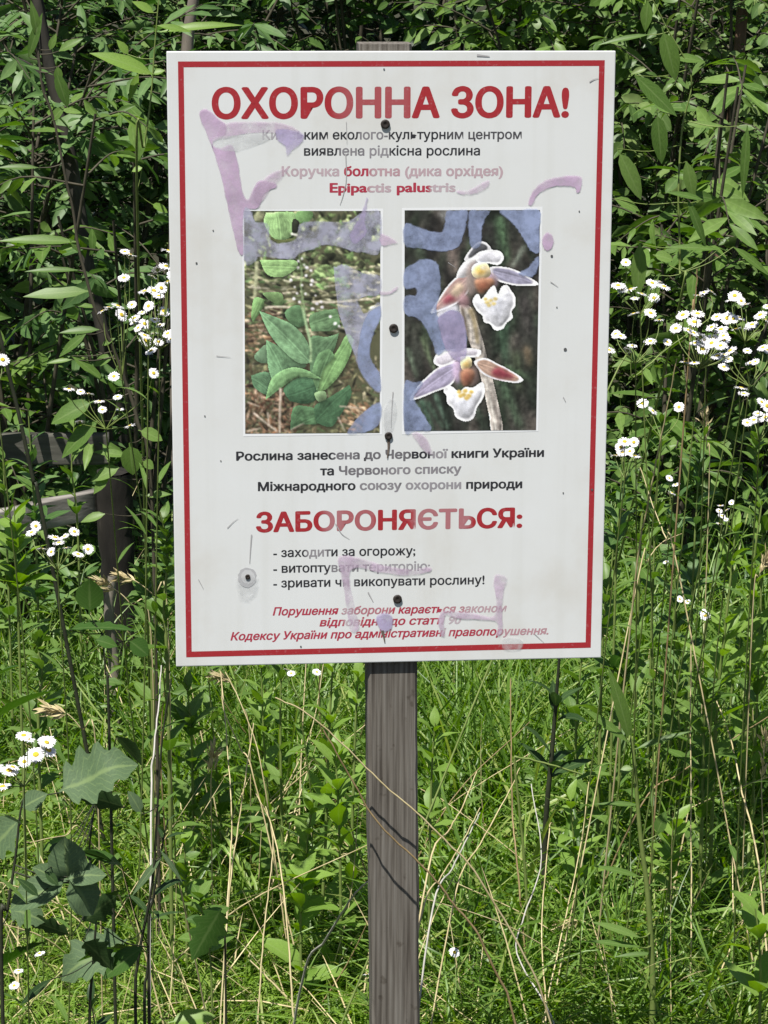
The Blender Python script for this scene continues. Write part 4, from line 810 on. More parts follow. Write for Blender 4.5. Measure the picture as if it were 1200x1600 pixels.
# the long leafy stem left of the sign
herb('tall_weed', 'long bending stem with narrow green leaves left of the sign', [(238, 800), (215, 660), (197, 600), (175, 540), (150, 487), (134, 431), (122, 384), (114, 328), (103, 281), (84, 187), (67, 140), (62, 100), (56, 44)], 1.0, 3.4, 'herb', None, [
    ((120, 378), (-4, 376), 1.0, 19), ((138, 455), (36, 463), 1.0, 25, {'fold': .1}), ((60, 262), (-6, 262), 1.0, 11), ((122, 422), (38, 424), 1.0, 11), ((118, 385), (88, 390), 1.0, 12), ((155, 515), (92, 520), 1.0, 15),
    ((134, 522), (92, 558), .97, 17), ((112, 556), (168, 600), 1.0, 17), ((112, 562), (72, 568), 1.0, 9), ((148, 626), (80, 662), .96, 33, {'prof': OVAL}), ((152, 658), (96, 716), .96, 30), ((178, 555), (146, 572), 1.02, 18, {'prof': OVAL}),
    ((202, 692), (208, 742), .95, 34, {'prof': OVAL}), ((216, 672), (254, 688), .98, 24, {'prof': OVAL}), ((186, 730), (144, 752), .97, 24), ((170, 742), (146, 772), .97, 18), ((198, 712), (146, 706), .97, 16), ((222, 720), (240, 732), .98, 18, {'prof': OVAL}),
    ((164, 803), (126, 816), .96, 17), ((228, 775), (268, 772), 1.0, 14), ((80, 190), (100, 166), 1.0, 16, {'prof': OVAL}), ((86, 110), (106, 168), .97, 20, {'prof': OVAL}), ((92, 80), (130, 60), 1.0, 16), ((78, 78), (88, 52), 1.0, 12), ((90, 104), (92, 132), 1.0, 14), ((110, 305), (92, 312), 1.0, 14),
    ((126, 395), (108, 372), 1.0, 12), ((150, 480), (112, 476), 1.0, 9), ((160, 540), (180, 528), 1.0, 10), ((45, 90), (66, 20), 1.0, 16), ((60, 60), (48, 0), 1.0, 15)], 'twig', 'plant', taper=.5)
herb('arching_shoot', 'thin arching shoot with a broad glossy leaf beside the left top corner of the sign', [(214, 300), (225, 230), (236, 150), (242, 70), (248, 0), (254, -60)], .9, 2.2, 'lime', None, [
    ((238, 116), (140, 82), .88, 27, {'curl': .35}), ((240, 20), (206, 2), .9, 16), ((238, 115), (258, 110), .9, 12), ((216, 115), (202, 158), .9, 13), ((200, 85), (182, 62), .92, 14), ((224, 208), (184, 175), .9, 8), ((246, 40), (300, 50), .9, 12), ((250, 50), (380, 38), .92, 15, {'curl': .4}), ((222, 262), (206, 268), .9, 12), ((236, 318), (262, 332), .9, 14, {'prof': OVAL})], 'greenstem', base_dy=.8)
herb('leafy_shoot', 'tall shoot with drooping broad leaves right of the sign top', [(1052, 520), (1062, 420), (1060, 300), (1066, 200), (1080, 120), (1040, 40), (1020, 0)], 1.1, 2.4, 'herb', None, [
    ((1012, 2), (1008, 50), 1.1, 20), ((1034, 42), (1056, 126), 1.06, 30, {'prof': OVAL, 'fold': .35}), ((992, 118), (1058, 182), 1.06, 30, {'fold': .1, 'curl': .1}), ((1026, 172), (1034, 256), 1.05, 26, {'prof': OVAL}), ((1072, 252), (1084, 312), 1.08, 22), ((1074, 312), (1104, 388), 1.06, 15), ((1098, 312), (1040, 300), 1.06, 12),
    ((1122, 390), (1040, 386), 1.06, 13), ((964, 232), (1002, 312), 1.05, 27, {'prof': OVAL}), ((1014, 54), (934, 70), 1.1, 10), ((1168, 196), (1160, 310), 1.05, 15), ((1146, 386), (1204, 432), 1.04, 15), ((1052, 90), (1102, 96), 1.1, 18), ((1066, 196), (1130, 196), 1.1, 14), ((1020, 398), (1052, 406), 1.06, 22, {'prof': OVAL}), ((1082, 148), (1108, 156), 1.1, 10), ((960, 310), (1000, 330), 1.1, 20), ((1030, 430), (1010, 480), 1.1, 24, {'prof': OVAL}), ((1000, 380), (996, 470), 1.1, 26)], 'greenstem', base_dy=.9)
SHOOTS = [  # label, stem px, y, r, mat, auto
    ('bright leafy shoot nearest the left side of the post', [(548, 1400), (552, 1240), (556, 1120), (560, 1050)], .95, 4, 'lime', (14, .085, .018, .05)),
    ('upright green shoot standing left of the post under the sign', [(500, 1480), (508, 1330), (514, 1150), (520, 1040)], 1.0, 4.5, 'lime', (20, .095, .02, .02)),
    ('upright green shoot with small toothed leaves below the middle of the sign', [(444, 1420), (440, 1260), (438, 1120), (440, 1030)], 1.1, 4, 'herb', (18, .08, .018, .02)),
    ('short green shoot between the straw stalks below the sign', [(470, 1460), (478, 1340), (490, 1240)], .85, 3.5, 'lime', (14, .085, .022, .05)),
    ('green shoot half hidden by the left bottom corner of the sign', [(352, 1360), (338, 1200), (326, 1060)], 1.3, 3.5, 'herb', (14, .08, .018, .1)),
    ('full leafed pale shoot between the straw stalks and the post', [(532, 1380), (528, 1250), (524, 1180)], .8, 3.5, 'lime', (14, .085, .024, .05)),
    ('pale green shoot reaching the bottom edge of the sign left of its middle', [(420, 1280), (412, 1150), (408, 1040)], 1.2, 3.5, 'lime', (16, .085, .022, .1)),
    ('broad leafed low herb at the foot of the bending straw', [(470, 1420), (474, 1370)], .75, 3.0, 'lime', (10, .075, .028, .1)),
    ('broad leafed herb in the shade under the left part of the sign', [(300, 1180), (296, 1110), (290, 1060)], 1.25, 3.0, 'herb', (14, .075, .022, .1)),
    ('low bright herb in the turf left of the straw stalks', [(290, 1360), (286, 1310)], .85, 3.0, 'lime', (8, .06, .022, .1)),
    ('grassy leafed herb under the right bottom corner of the sign', [(900, 1140), (906, 1060), (912, 1000)], 1.2, 3.0, 'herb', (14, .09, .016, .05)),
    ('long leafed herb behind the tall straight straw', [(1062, 1180), (1058, 1080), (1064, 1010)], 1.2, 3.0, 'herb', (16, .095, .018, .05)),
    ('lush long leafed herb behind the leaning straw at the right', [(1140, 1120), (1150, 1040), (1160, 980)], 1.3, 3.2, 'herb', (20, .10, .018, .05)),
    ('broad leaved shoot close to the right side of the post', [(672, 1300), (676, 1180), (680, 1130)], .75, 3.0, 'lime', (8, .06, .022, .3)),
    ('thick pale green stem with few leaves right of the post', [(1020, 1540), (1012, 1400), (1000, 1300), (990, 1180), (984, 1150)], .55, 6.5, 'herb', None),
    ('bright green many leaved herb at the right edge beside the sign', [(1118, 1130), (1130, 1010), (1142, 900), (1150, 820)], 1.0, 4.0, 'lime', (26, .09, .016, .1)),
    ('second bright green herb leaning at the right edge', [(1166, 1140), (1174, 1000), (1178, 880), (1190, 790)], 1.15, 4.0, 'lime', (24, .09, .016, .1)),
    ('bushy green herb low at the right edge', [(1098, 1240), (1100, 1140), (1104, 1090)], .9, 4.0, 'herb', (18, .085, .024, .1)),
    ('leafy herb hiding part of the upper fence rail', [(56, 840), (50, 740), (44, 640)], 1.85, 2.6, 'willow', (16, .065, .017, .2)),
    ('slender herb in front of the right end of the fence rails', [(122, 840), (112, 730), (118, 640)], 1.9, 2.4, 'herb', (12, .055, .015, .2)),
    ('small leaved herb in front of the lower fence rail at the left edge', [(12, 880), (8, 790), (4, 700)], 1.8, 2.4, 'herb', (14, .055, .016, .2)),
    ('leafy weed against the right edge of the sign level with the prohibition heading', [(962, 900), (968, 800), (974, 700)], 1.0, 2.6, 'willow', (18, .065, .016, .1)),
    ('tall leafy weed behind the ragged tuft of daisies', [(1020, 920), (1026, 780), (1034, 650)], 1.35, 2.6, 'herb', (20, .07, .017, .15)),
    ('tall leafy weed between the two daisy tufts right of the sign', [(1082, 930), (1088, 800), (1096, 680)], 1.3, 2.6, 'willow', (20, .07, .017, .15)),
    ('dark leafy weed under the densest daisies', [(1056, 1000), (1054, 880), (1060, 780)], 1.5, 2.6, 'willow', (20, .075, .018, .1)),
    ('leafy weed rising at the right edge behind the stacked daisies', [(1190, 900), (1186, 790), (1180, 680)], 1.2, 2.6, 'herb', (20, .07, .017, .15)),
    ('low leafy weed at the right bottom corner of the sign', [(970, 1120), (976, 1050), (984, 980)], 1.0, 2.6, 'herb', (16, .08, .018, .05)),
    ('lime leafed weed standing in the grass beside the thick pale stem', [(1046, 1400), (1050, 1320), (1056, 1250)], .8, 2.6, 'lime', (12, .07, .02, .1)),
    ('broad lime leafed weed right of the white bent stalk', [(900, 1380), (896, 1310), (890, 1250)], .85, 2.6, 'lime', (12, .07, .022, .1)),
    ('pale leafy herb below the daisies on the left edge', [(30, 1010), (26, 900), (22, 790)], .9, 3.0, 'lime', (18, .065, .022, .35)),
    ('leafy herb growing against the left bottom edge of the sign', [(262, 1060), (256, 960), (262, 860), (250, 800)], .8, 4.0, 'herb', (22, .065, .018, .1)),
    ('leafy herb with pointed leaves between fence post and sign', [(236, 1000), (232, 940), (226, 900)], 1.2, 3.4, 'herb', (14, .07, .02, .15)),
    ('dark tall stem standing in the grass right of the post', [(852, 1300), (862, 1180), (870, 1080), (876, 1000)], 1.0, 6.0, 'dark', (7, .07, .018, .4)),
    ('green herb in the grass under the right bottom corner of the sign', [(940, 1040), (944, 960), (956, 880), (962, 820)], 1.1, 3.2, 'herb', (18, .07, .016, .1)),
    ('leafy shoot in the grass at the far right bottom', [(1188, 1560), (1186, 1470), (1180, 1420)], .35, 3.4, 'lime', (7, .08, .03, .3)),
    ('small leafy herb in front of the turf left of the post', [(330, 1520), (318, 1440), (312, 1400)], .4, 2.6, 'herb', (6, .05, .024, .4)),
    ('leafy herb in the dark grass right of the sign', [(1000, 860), (1010, 790), (1020, 730)], 1.5, 3.2, 'herb', (16, .07, .02, .1)),
    ('dim leafy herb left of the daisies by the fence', [(60, 1130), (66, 1060), (60, 1000)], 1.2, 3.4, 'herb', (16, .07, .022, .1)),
]
for lab, st, y, r, mat, auto in SHOOTS:
    ex = ()
    if 'thick pale green' in lab:
        ex = [((986, 1160), (950, 1040), .55, 24, {'prof': LANCE}), ((982, 1160), (908, 1104), .52, 17), ((994, 1170), (1080, 1142), .55, 13), ((1000, 1258), (930, 1256), .55, 10), ((990, 1200), (968, 1206), .55, 16, {'prof': OVAL}), ((1026, 1305), (1040, 1268), .55, 22, {'prof': OVAL}), ((1020, 1490), (960, 1495), .55, 10), ((1000, 1370), (925, 1352), .55, 12), ((1000, 1465), (925, 1440), .52, 16), ((1000, 1480), (916, 1470), .52, 12)]
    herb('leafy_herb', lab, st, y, r, mat, auto, ex, stem='darkstem' if mat == 'dark' else 'greenstem', group='leafy herbs in the meadow')
# the big lobed thistle-like plants at the lower left
herb('lobed_plant', 'dark stemmed plant with big lobed grey green leaves at the left edge', [(2, 1500), (12, 1420), (24, 1340), (32, 1268), (40, 1240)], -.35, 4.2, 'grey', None, [
    ((96, 1238), (214, 1190), -.36, 108, {'prof': LOBED, 'curl': .7, 'fold': .3, 'wave': .05}), ((108, 1378), (100, 1308), -.38, 66, {'prof': OVAL, 'fold': .3, 'wave': .05}), ((112, 1374), (14, 1420), -.38, 58, {'prof': OVAL, 'fold': .35, 'wave': .05, 'curl': .5}), ((106, 1370), (146, 1430), -.385, 62, {'prof': OVAL, 'fold': .3, 'wave': .05, 'curl': .5}), ((100, 1374), (166, 1366), -.385, 44, {'prof': OVAL, 'wave': .05, 'curl': .5}), ((110, 1380), (50, 1356), -.378, 40, {'prof': OVAL, 'wave': .05}),
    ((30, 1280), (-30, 1350), -.3, 70, {'prof': LOBED}), ((36, 1262), (74, 1240), -.38, 40), ((14, 1420), (70, 1440), -.3, 60, {'prof': LOBED, 'curl': .6})], 'darkstem')
herb('lobed_plant', 'dark stemmed plant with small lobed leaves along the lower left grass', [(212, 1600), (216, 1500), (238, 1380), (246, 1260), (254, 1150), (268, 1060)], -.1, 3.6, 'grey', None, [
    ((200, 1470), (92, 1530), -.14, 92, {'prof': LOBED, 'curl': .6, 'fold': .3, 'wave': .05}), ((250, 1328), (286, 1380), -.1, 9), ((252, 1340), (206, 1400), -.1, 14), ((222, 1272), (200, 1236), -.12, 22, {'prof': OVAL})], 'darkstem')
herb('broad_leaved_plant', 'plant with deep green backlit leaves between the lobed leaves', [(226, 1610), (230, 1520), (232, 1480)], -.2, 4.0, 'deep', None, [
    ((232, 1488), (120, 1500), -.26, 96, {'prof': LOBED, 'curl': .5, 'nrm': (.3, .4, .9)}), ((222, 1480), (160, 1530), -.28, 40, {'nrm': (.2, -.5, .8)}), ((190, 1352), (120, 1330), -.3, 34, {'nrm': (.2, -.2, .9)}), ((150, 1440), (186, 1390), -.3, 62, {'prof': LOBED, 'nrm': (-.5, .6, .6)})], 'darkstem')
herb('broad_leaved_plant', 'plant with dark green round leaves at the left edge near the daisies', [(-30, 1250), (-20, 1170), (-10, 1120)], -.2, 4.0, 'deep', None, [
    ((-20, 1132), (84, 1078), -.22, 78, {'prof': OVAL, 'nrm': (-.2, .3, .95)}), ((-10, 1060), (30, 1040), -.2, 40, {'prof': OVAL, 'nrm': (0, .2, 1)}), ((-10, 1520), (72, 1470), -.24, 62, {'prof': LOBED, 'nrm': (.2, .4, .8)})], 'darkstem')
herb('broad_leaved_plant', 'plant with wavy dark green leaves in front of the fence post', [(170, 1120), (165, 1050), (160, 990)], .5, 3.5, 'deep', None, [
    ((106, 984), (212, 984), .5, 34, {'prof': LOBED, 'curl': .4, 'nrm': (0, -.2, 1)}), ((140, 960), (140, 905), .5, 46, {'prof': OVAL, 'nrm': (0, .6, .8)}), ((200, 1000), (232, 1024), .5, 34, {'prof': OVAL}), ((150, 1000), (184, 1010), .46, 24)], 'darkstem')
herb('shade_coloured_plant', 'plant with leaves coloured nearly black for the shade around the lobed grey leaves', [(140, 1640), (146, 1500), (150, 1420), (140, 1330), (150, 1250)], -.15, 3.4, 'dark', None, [  # leaves added in near-black colour to stand for shade between the lobed leaves
    ((196, 1262), (104, 1238), -.2, 46, {'prof': LOBED, 'nrm': (.1, .9, .3)}), ((182, 1150), (222, 1196), -.3, 40, {'nrm': (.5, .6, .4)}), ((60, 1400), (26, 1372), -.42, 17), ((70, 1362), (92, 1384), -.42, 17), ((112, 1462), (20, 1432), -.3, 36, {'prof': LOBED, 'nrm': (0, .9, .4)}),
    ((130, 1440), (182, 1400), -.34, 56, {'prof': LOBED, 'nrm': (.3, .8, .3)}), ((126, 1330), (176, 1346), -.3, 34, {'nrm': (.2, .5, .8)}), ((130, 1470), (176, 1516), -.28, 62, {'prof': LOBED, 'nrm': (.3, .8, .4)}), ((80, 1530), (30, 1572), -.2, 16), ((76, 1330), (98, 1316), -.36, 12)], 'darkstem')
herb('broad_leaved_plant', 'low plant with one hanging dark leaf in the turf left of the post', [(352, 1500), (350, 1460), (340, 1430)], .1, 2.6, 'deep', None, [
    ((346, 1420), (300, 1500), .08, 62, {'prof': LOBED, 'nrm': (.4, .4, .7)}), ((320, 1440), (290, 1436), .1, 20)], 'darkstem')
herb('broad_leaved_plant', 'low plant with a pale green leaf at the bottom edge left of the post', [(250, 1640), (262, 1610)], .0, 3, 'lime', None, [((262, 1598), (338, 1588), .0, 34, {'prof': OVAL})])
herb('black_weed', 'bare black stem slanting down across the fence rails', [(68, 815), (52, 750), (30, 650), (8, 560), (-20, 440)], 1.4, 3.6, 'dark', None, (), 'darkstem', taper=.9, base_dx=.10)
herb('dark_weed', 'dark leafless weed stem beside the lobed leaves', [(150, 1640), (140, 1560), (90, 1560), (60, 1590)][:2], .0, 2.5, 'dark', (5, .05, .012, .3), (), 'darkstem')
herb('dark_weed', 'dark curling weed with hooked tips left of the straw stalks', [(232, 1500), (240, 1400), (252, 1330), (262, 1280)], -.05, 3.4, 'dark', (6, .045, .008, .3), (), 'darkstem')

# ------------------------------------------------------------------ daisies (fleabane)
def head_mesh(i):
    mb = MB(); n = 58; a = np.arange(n) * 2 * math.pi / n + U(-.05, .05, n); P = np.stack([np.cos(a), np.sin(a), np.zeros(n)], -1)
    leaves(mb, P * .30, P + UP * U(-.12, .28, n)[:, None], np.tile(UP, (n, 1)) - P * .1, U(.58, .74, n), U(.085, .125, n), U(.0, .6, n), .2, ([0, .4, .85, 1], [.6, 1, .95, .5]))
    k = 12; b = np.arange(k) * 2 * math.pi / k        # green cup below
    V = np.array([[(r * math.cos(t), r * math.sin(t), z) for t in b] for r, z in ((.02, -.34), (.24, -.28), (.34, -.06))]); idx = np.arange(3 * k).reshape(3, k); nx = np.roll(idx, -1, 1)
    mb.add(V.reshape(-1, 3), np.stack([idx[:-1], nx[:-1], nx[1:], idx[1:]], -1), None, 1)
    return mb.mesh('flower_head', (0, 0, 0), [M['petal'], M['greenstem']])
def disc_mesh():
    mb = MB(); k = 14; b = np.arange(k) * 2 * math.pi / k
    V = np.array([[(r * math.cos(t), r * math.sin(t), z) for t in b] for r, z in ((.33, .0), (.32, .07), (.24, .13), (.12, .14), (.001, .11))]); idx = np.arange(5 * k).reshape(5, k); nx = np.roll(idx, -1, 1)
    mb.add(V.reshape(-1, 3), np.stack([idx[:-1], nx[:-1], nx[1:], idx[1:]], -1)); return mb.mesh('disc', (0, 0, 0), [M['disc']])
HEADS = [head_mesh(i) for i in range(4)]; DISC = disc_mesh()
def fleabane(label, heads, y, d_px, foot_px, fork=46, r=1.6):
    heads = list(heads) + ([(heads[rng.randint(len(heads))][0] + U(-20, 20), heads[rng.randint(len(heads))][1] + U(-9, 9)) for _ in range(int(len(heads) * .45))] if len(heads) > 4 and max(h[1] for h in heads) - min(h[1] for h in heads) < 170 else [])
    H = np.array([at(px, py, y + U(-.05, .05)) for px, py in heads]); m = mpp(y); c = H.mean(0)
    J = np.array([c[0] + (at(foot_px, 900, y)[0] - c[0]) * .12, y, min(c[2], H[:, 2].min() + .03) - fork * m])
    foot = np.array([at(foot_px, 900, y)[0] + U(-.09, .09), y + U(.05, .40), 0.0])
    root = empty('fleabane', foot, label, 'flower', 'white daisy flowers around the sign'); mb = MB()
    S = smooth_line([foot - [0, 0, .02], foot + (J - foot) * .5 + [U(-.02, .02), 0, 0], J], 8); tube(mb, S, r * m, r * m * .7, 5)
    lb = MB()
    for q in np.linspace(.15, .95, 9):
        p = S[int(q * (len(S) - 1))]; a = U(0, 6.3); out = np.array([math.cos(a), math.sin(a), 0]); th = U(.5, 1.0)
        leaves(lb, p, UP * math.cos(th) + out * math.sin(th), UP * math.sin(th) - out * math.cos(th), U(.035, .06), U(.006, .010), U(.3, 1), .2, LANCE)
    for i, h in enumerate(H):
        nrm = unit(UP * 1.0 + unit(CAM - h) * U(-.1, .8) + U(-.6, .6, 3)); s = d_px * m / 2 * U(.66, 1.04)
        mid = J + (h - J) * .55 + np.array([(h - J)[0] * .25, 0, 0]); e = h - nrm * s * .3
        tube(mb, smooth_line([J, mid, e], 4), r * m * .55, r * m * .42, 4)
        o = link('flower_head', HEADS[rng.randint(4)], None, root); z = Vector(nrm); x_ = z.orthogonal().normalized(); y_ = z.cross(x_)
        o.matrix_local = Matrix.Translation(Vector(h - foot)) @ Matrix((x_, y_, z)).transposed().to_4x4() @ Matrix.Rotation(U(0, 6), 4, 'Z') @ Matrix.Scale(s, 4)
        link('disc', DISC, None, o)
    mb.build('stem', M['greenstem'], root); lb.build('foliage', M['herb'], root)
FL = [
    ('daisy plant half hidden by the left edge of the sign with many heads', [(246, 421), (264, 392), (260, 416), (222, 488), (256, 486), (226, 506), (240, 521), (262, 521), (228, 532), (262, 440), (248, 462), (210, 497)], .55, 26, 262),
    ('daisy plant with small crowded heads close beside the left edge of the sign', [(232, 478), (242, 500), (216, 512), (250, 508), (236, 548), (206, 476), (252, 450), (238, 432), (226, 524), (248, 534)], .5, 23, 250),
    ('daisy plant left of the sign with a flat row of heads at fork height', [(170, 480), (184, 478), (195, 393), (203, 398), (178, 588), (160, 486), (190, 492)], .7, 23, 236),
    ('daisy plant with small scattered heads left of the sign below the others', [(108, 608), (126, 612), (155, 627), (187, 640), (203, 665), (240, 583), (160, 640)], .75, 20, 186),
    ('daisy plant with one head at the left edge above the fence', [(4, 562), (-12, 570)], .6, 24, -16),
    ('daisy plant in front of the fence rail with a clump of drooping heads', [(56, 822), (49, 832), (86, 840), (101, 838), (66, 858), (104, 856), (122, 866), (92, 848)], .35, 23, 70),
    ('largest daisy plant at the left edge beside the lobed leaf', [(37, 1149), (73, 1160), (56, 1179), (76, 1172), (38, 1190), (14, 1204), (4, 1229), (-8, 1200)], -.45, 33, 10),
    ('daisy plant low at the left bottom edge with two small heads', [(62, 1490), (29, 1517), (22, 1540)], .2, 20, 24),
    ('daisy plant touching the right edge of the sign with stacked heads', [(978, 410), (966, 446), (985, 452), (1003, 459), (1019, 442), (1032, 441), (992, 466), (972, 452)], .6, 24, 984),
    ('daisy plant with single heads near the right edge of the sign', [(970, 525), (988, 540), (981, 547), (1016, 533), (1030, 500), (990, 490), (962, 522)], .5, 23, 970),
    ('daisy plant with the densest flower cluster right of the sign', [(1056, 513), (1085, 503), (1076, 516), (1112, 511), (1095, 526), (1067, 492), (1090, 490), (1086, 536), (1098, 545), (1126, 540), (1141, 548), (1121, 556), (1085, 567), (1072, 566), (1110, 545), (1118, 534), (1132, 554), (1084, 520), (1100, 530)], .45, 25, 1000),
    ('daisy plant with pale heads above the densest cluster', [(1100, 457), (1112, 456), (1092, 462)], .9, 24, 1120),
    ('daisy plant with hanging heads at the upper right edge', [(1148, 462), (1158, 470), (1142, 468), (1146, 498), (1172, 511), (1150, 514), (1188, 492), (1196, 500), (1164, 476)], .65, 24, 1160),
    ('daisy plant with half open heads at the right edge', [(1168, 548), (1192, 543), (1172, 567), (1180, 565), (1200, 546), (1144, 550)], .55, 23, 1176),
    ('daisy plant with two stacked heads right of the densest cluster', [(1158, 606), (1162, 615)], .4, 26, 1150),
    ('daisy plant at the right edge below the stacked heads', [(1190, 628), (1184, 646), (1178, 656), (1196, 652), (1198, 634)], .35, 25, 1176),
    ('daisy plant with two flat heads right of the sign at mid height', [(1004, 630), (1061, 636), (1020, 642)], .8, 20, 1030),
    ('daisy plant with a ragged tuft of heads against the right edge of the sign', [(970, 699), (984, 705), (976, 690), (962, 712), (992, 712)], .4, 22, 950),
    ('daisy plant with tiny heads in the shade right of the sign', [(1046, 747), (1056, 757), (1050, 770)], 1.0, 15, 1060),
    ('daisy plant with a knot of small closed heads at the right', [(1143, 785), (1135, 797), (1128, 806), (1134, 812), (1124, 798)], .8, 14, 1132),
    ('daisy plant with one head standing in the grass right of the post', [(710, 1488)], .55, 20, 712),
    ('daisy plant with one head touching the left side of the post', [(573, 1522)], .5, 19, 574),
    ('daisy plant with two heads under the bottom edge of the sign', [(455, 1052), (495, 1050), (448, 1046)], .95, 15, 470),
    ('daisy plant with one pale head low right of the sign', [(1102, 962), (1098, 956)], .9, 18, 1104),
    ('daisy plant with small faded heads low right of the sign', [(1062, 936), (1074, 940), (1040, 878)], 1.1, 14, 1066),
]
for a in FL: fleabane(*a)

# ------------------------------------------------------------------ dry stalks
def stalk(label, pts, y, r_px, mat, yt=None, group='dry stalks in the grass', ground_it=False, name='dry_stalk'):
    P = pxline(pts, y, yt)
    if ground_it: P = np.vstack([to_ground(P[0]), P]) if P[0][2] > 0.02 else P
    if P[0][2] > P[-1][2]: P = P[::-1]
    if P[0][2] > .03:
        d_ = unit(P[0] - P[1]); d_ = unit(np.array([d_[0], d_[1], min(d_[2], -1.6)])); P = np.vstack([P[0] + d_ * (P[0][2] / -d_[2]), P])
    P[:, 2] = np.maximum(P[:, 2], .008); mb = MB(); Q = smooth_line(P, 6); Q[1:-1] += U(-.0006, .0006, (len(Q) - 2, 3))
    tube(mb, Q, r_px * .82 * mpp(y), r_px * mpp(y) * .45, 5)
    o = mb.build(name, M[mat], None, P[0]); tag(o, label, 'stalk', group)
ST = [
    ('brown dry stalk crossing the post diagonally at the lower crossing, bent below it', [(505, 1140), (545, 1210), (590, 1285), (655, 1348), (690, 1386), (706, 1410), (742, 1452), (775, 1520), (806, 1600)], -.03, 3.0, 'brownstalk', -.03),
    ('greenish stalk crossing the post diagonally at the upper crossing', [(430, 1090), (480, 1115), (545, 1172), (600, 1226), (660, 1278), (700, 1318), (740, 1360), (812, 1480), (860, 1600)], -.024, 2.5, 'straw', -.024),
    ('bleached stick leaning against the left side of the post', [(478, 1510), (508, 1470), (535, 1425), (556, 1395), (582, 1372)], .45, 3.0, 'palestick', .1),
    ('straw stalk standing straight below the left part of the sign', [(354, 1440), (362, 1290), (356, 1180), (345, 1050)], .6, 2.0, 'straw', 1.0),
    ('straw stalk leaning right out of the same foot', [(356, 1420), (372, 1290), (392, 1160), (396, 1130)], .65, 1.9, 'straw', .9),
    ('straw stalk bending over from below the sign', [(452, 1490), (440, 1370), (424, 1290), (400, 1240)], .6, 2.4, 'straw', .8),
    ('straw stalk crossing behind the bending one', [(410, 1485), (420, 1390), (427, 1310), (415, 1260)], .65, 1.9, 'straw', .8),
    ('long thin straw leaning left under the sign', [(398, 1220), (376, 1170), (350, 1110), (346, 1056)], .9, 1.8, 'straw', 1.0),
    ('second long thin straw leaning left under the sign', [(414, 1230), (396, 1150), (372, 1090), (352, 1050)], 1.0, 1.5, 'straw', 1.1),
    ('pale straw lying on the turf left of the post', [(390, 1500), (425, 1535), (470, 1580)], .75, 2.6, 'straw', .72),
    ('pale stalk rising right of the post towards the upper right', [(656, 1440), (690, 1370), (720, 1320), (750, 1262)], .4, 2.0, 'straw', .7),
    ('thicker pale stalk parallel to the one beside the post', [(668, 1366), (700, 1300), (722, 1262), (745, 1206)], .5, 2.3, 'straw', .8),
    ('grey white stalk behind the two parallel ones', [(676, 1420), (706, 1358), (735, 1300), (750, 1270)], .55, 2.4, 'palestick', .9),
    ('straw stalk slanting to the dark stem right of the post', [(712, 1395), (750, 1320), (796, 1236), (812, 1200)], .6, 1.9, 'straw', .9),
    ('white dry stalk bent at half height right of the post', [(862, 1590), (808, 1490), (820, 1430), (846, 1340), (830, 1225)], .5, 2.3, 'palestick', .9),
    ('straw stalk standing beside the white bent one', [(852, 1560), (846, 1450), (858, 1300), (864, 1288)], .55, 2.0, 'straw', .9),
    ('pinkish dry stem standing upright right of the post', [(820, 1480), (806, 1330), (800, 1250), (798, 1060)], .8, 2.6, 'brownstalk', 1.0),
    ('pale green broken blade pointing right from the pinkish stem', [(826, 1470), (818, 1330), (804, 1196), (812, 1184), (850, 1192), (910, 1210)], .75, 3.6, 'greenstem', .75),
    ('tall straight straw standing at the right', [(1080, 1450), (1080, 1320), (1079, 1150), (1080, 990)], .7, 2.0, 'straw', .9),
    ('leaning straw between the straight one and the right edge', [(1185, 1350), (1160, 1240), (1140, 1150), (1114, 1082)], .7, 2.5, 'straw', 1.0),
    ('long straw leaning right at the lower right', [(850, 1590), (880, 1450), (906, 1330), (920, 1222)], .55, 2.0, 'straw', .9),
    ('crooked white twig lying along the bottom right', [(850, 1582), (900, 1584), (960, 1592), (1032, 1596)], .64, 3.2, 'palestick', .66),
    ('short white stalk standing at the lower right', [(1050, 1600), (1048, 1540), (1042, 1462)], .66, 2.2, 'palestick', .7),
    ('short grey stalk beside the white one at the lower right', [(1032, 1580), (1032, 1505)], .7, 2.2, 'palestick', .7),
    ('long straw rising from the bottom towards the right edge', [(1095, 1600), (1130, 1510), (1160, 1440), (1180, 1370)], .6, 2.2, 'straw', .8),
    ('brown stalk slanting up to the right edge', [(1000, 1262), (1060, 1210), (1120, 1170), (1200, 1120)], .9, 2.0, 'brownstalk', 1.0),
    ('dry white blade bending over in the dark right of the sign', [(995, 915), (1010, 880), (1034, 848), (1065, 834)], .9, 1.5, 'straw', 1.0),
    ('thin straw leaning left right of the sign', [(1062, 900), (1040, 840), (1020, 790), (1000, 730)], .9, 1.8, 'straw', 1.0),
    ('green yellow stem crossing behind the densest daisies', [(935, 640), (990, 590), (1050, 540), (1120, 490)], .7, 2.2, 'greenstem', .8),
    ('pale bent straw beside the left bottom corner of the sign', [(236, 1270), (240, 1180), (248, 1100), (252, 1040)], .3, 2.6, 'palestick', .6),
    ('white straw lying across the turf at the lower left', [(245, 1290), (262, 1340), (284, 1400)], .1, 2.0, 'straw', .15),
    ('thin pale straw lying low over the lobed leaves', [(48, 1316), (100, 1306), (140, 1312)], .5, 1.8, 'straw', .6),
    ('brown dead stem with a withered tip right of the sign above the daisies', [(1076, 560), (1082, 500), (1088, 450), (1089, 420)], .8, 2.0, 'brownstalk', .8),
    ('yellowish flower stem leaning down from the densest daisies', [(990, 930), (1010, 800), (1034, 680), (1058, 560)], .6, 2.2, 'straw', .5),
]
for s in ST: stalk(s[0], s[1], s[2], s[3], s[4], s[5])
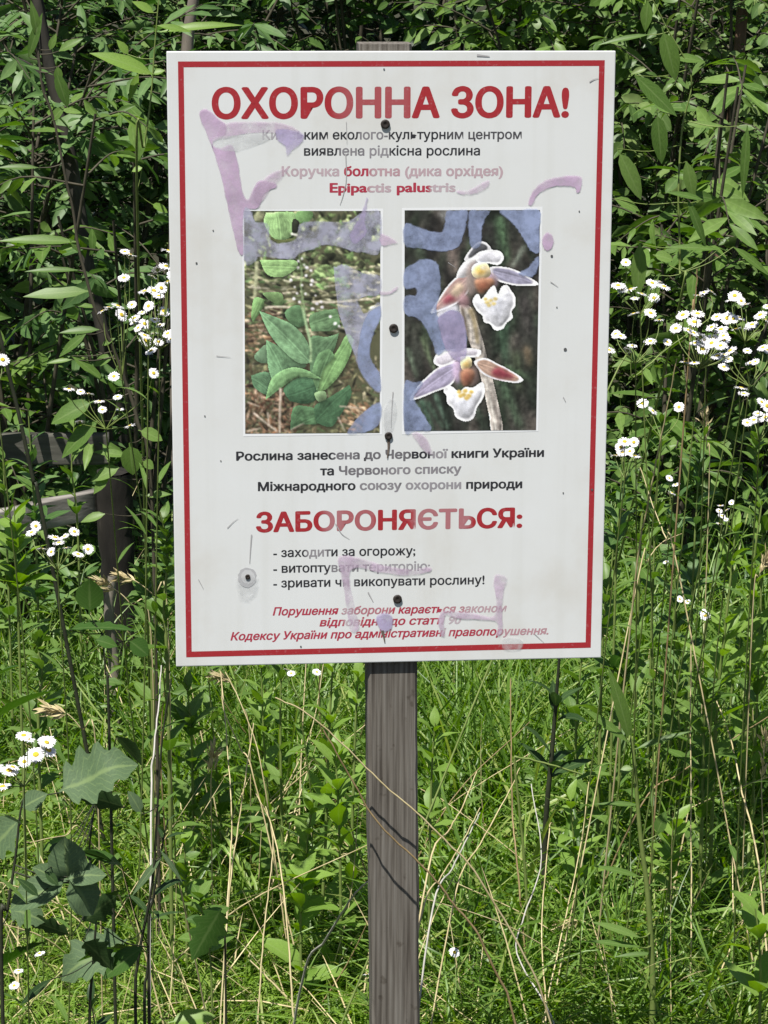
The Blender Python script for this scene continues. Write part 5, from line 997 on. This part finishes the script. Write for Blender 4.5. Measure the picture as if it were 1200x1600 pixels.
for i in range(44):                               # more thin straws standing about in the meadow
    y = U(.6, 2.6); px = U(-40, 1240); g = np.array([X(px, y), y, 0.0]); h = U(.15, .5); d = unit(np.array([U(-1.3, 1.3), U(-.6, .6), 1.0]))
    mb = MB(); P = smooth_line([g, g + d * h * .5 + U(-.02, .02, 3), g + d * h + np.array([U(-.06, .06), 0, -.03])], 5); tube(mb, P, U(.0009, .0018), .0007, 4)
    o = mb.build('grass_straw', M['straw' if i % 4 else 'brownstalk'], None, g); tag(o, 'thin single dry straw standing upright among green meadow blades', 'straw', 'thin straws in the meadow')
def panicle(label, pts, y, n=40):
    P = pxline(pts, y); foot = to_ground(P[0]); root = empty('seed_grass', foot, label, 'grass', 'dry seed heads in the grass')
    Q = smooth_line(np.vstack([foot, P]), 6); mb = MB(); tube(mb, Q, .0011, .0007, 4); mb.build('stem', M['straw'], root); lb = MB()
    k = int(len(Q) * .72)
    for i in range(n):
        p = Q[rng.randint(k, len(Q))]; d = unit(unit(Q[-1] - Q[-3]) + U(-.6, .6, 3)); L = U(.010, .022)
        leaves(lb, p + d * U(0, .012), d, U(-1, 1, 3), L, L * .22, .3, .2, LANCE)
    lb.build('spikelets', M['straw'], root)
for a in [('pale dry seed head drooping beside the left bottom edge of the sign', [(262, 960), (240, 930), (212, 908), (192, 902)], .9), ('pale dry seed head leaning left in front of the fence post', [(236, 990), (204, 944), (184, 924), (162, 912)], 1.0),
          ('withered seed head above the lobed leaf', [(150, 1170), (128, 1140), (106, 1116), (80, 1108)], .6), ('dry seed head in the turf at the lower right', [(940, 1490), (926, 1452), (908, 1438), (886, 1442)], .75), ('dry seed head at the right edge beside the long straw', [(1196, 1360), (1192, 1290), (1190, 1220), (1196, 1160)], .7),
          ('bleached seed head hanging below the left part of the sign', [(330, 1260), (330, 1215), (334, 1180)], .9), ('tangled dead seed head in the shade below the sign', [(390, 1150), (376, 1100), (360, 1066), (340, 1058)], 1.3), ('dry seed head right of the densest daisies', [(1108, 760), (1104, 700), (1104, 650)], 1.2), ('dry seed head in the grass at the right edge', [(1176, 960), (1186, 900), (1200, 870)], .9)]:
    panicle(*a)
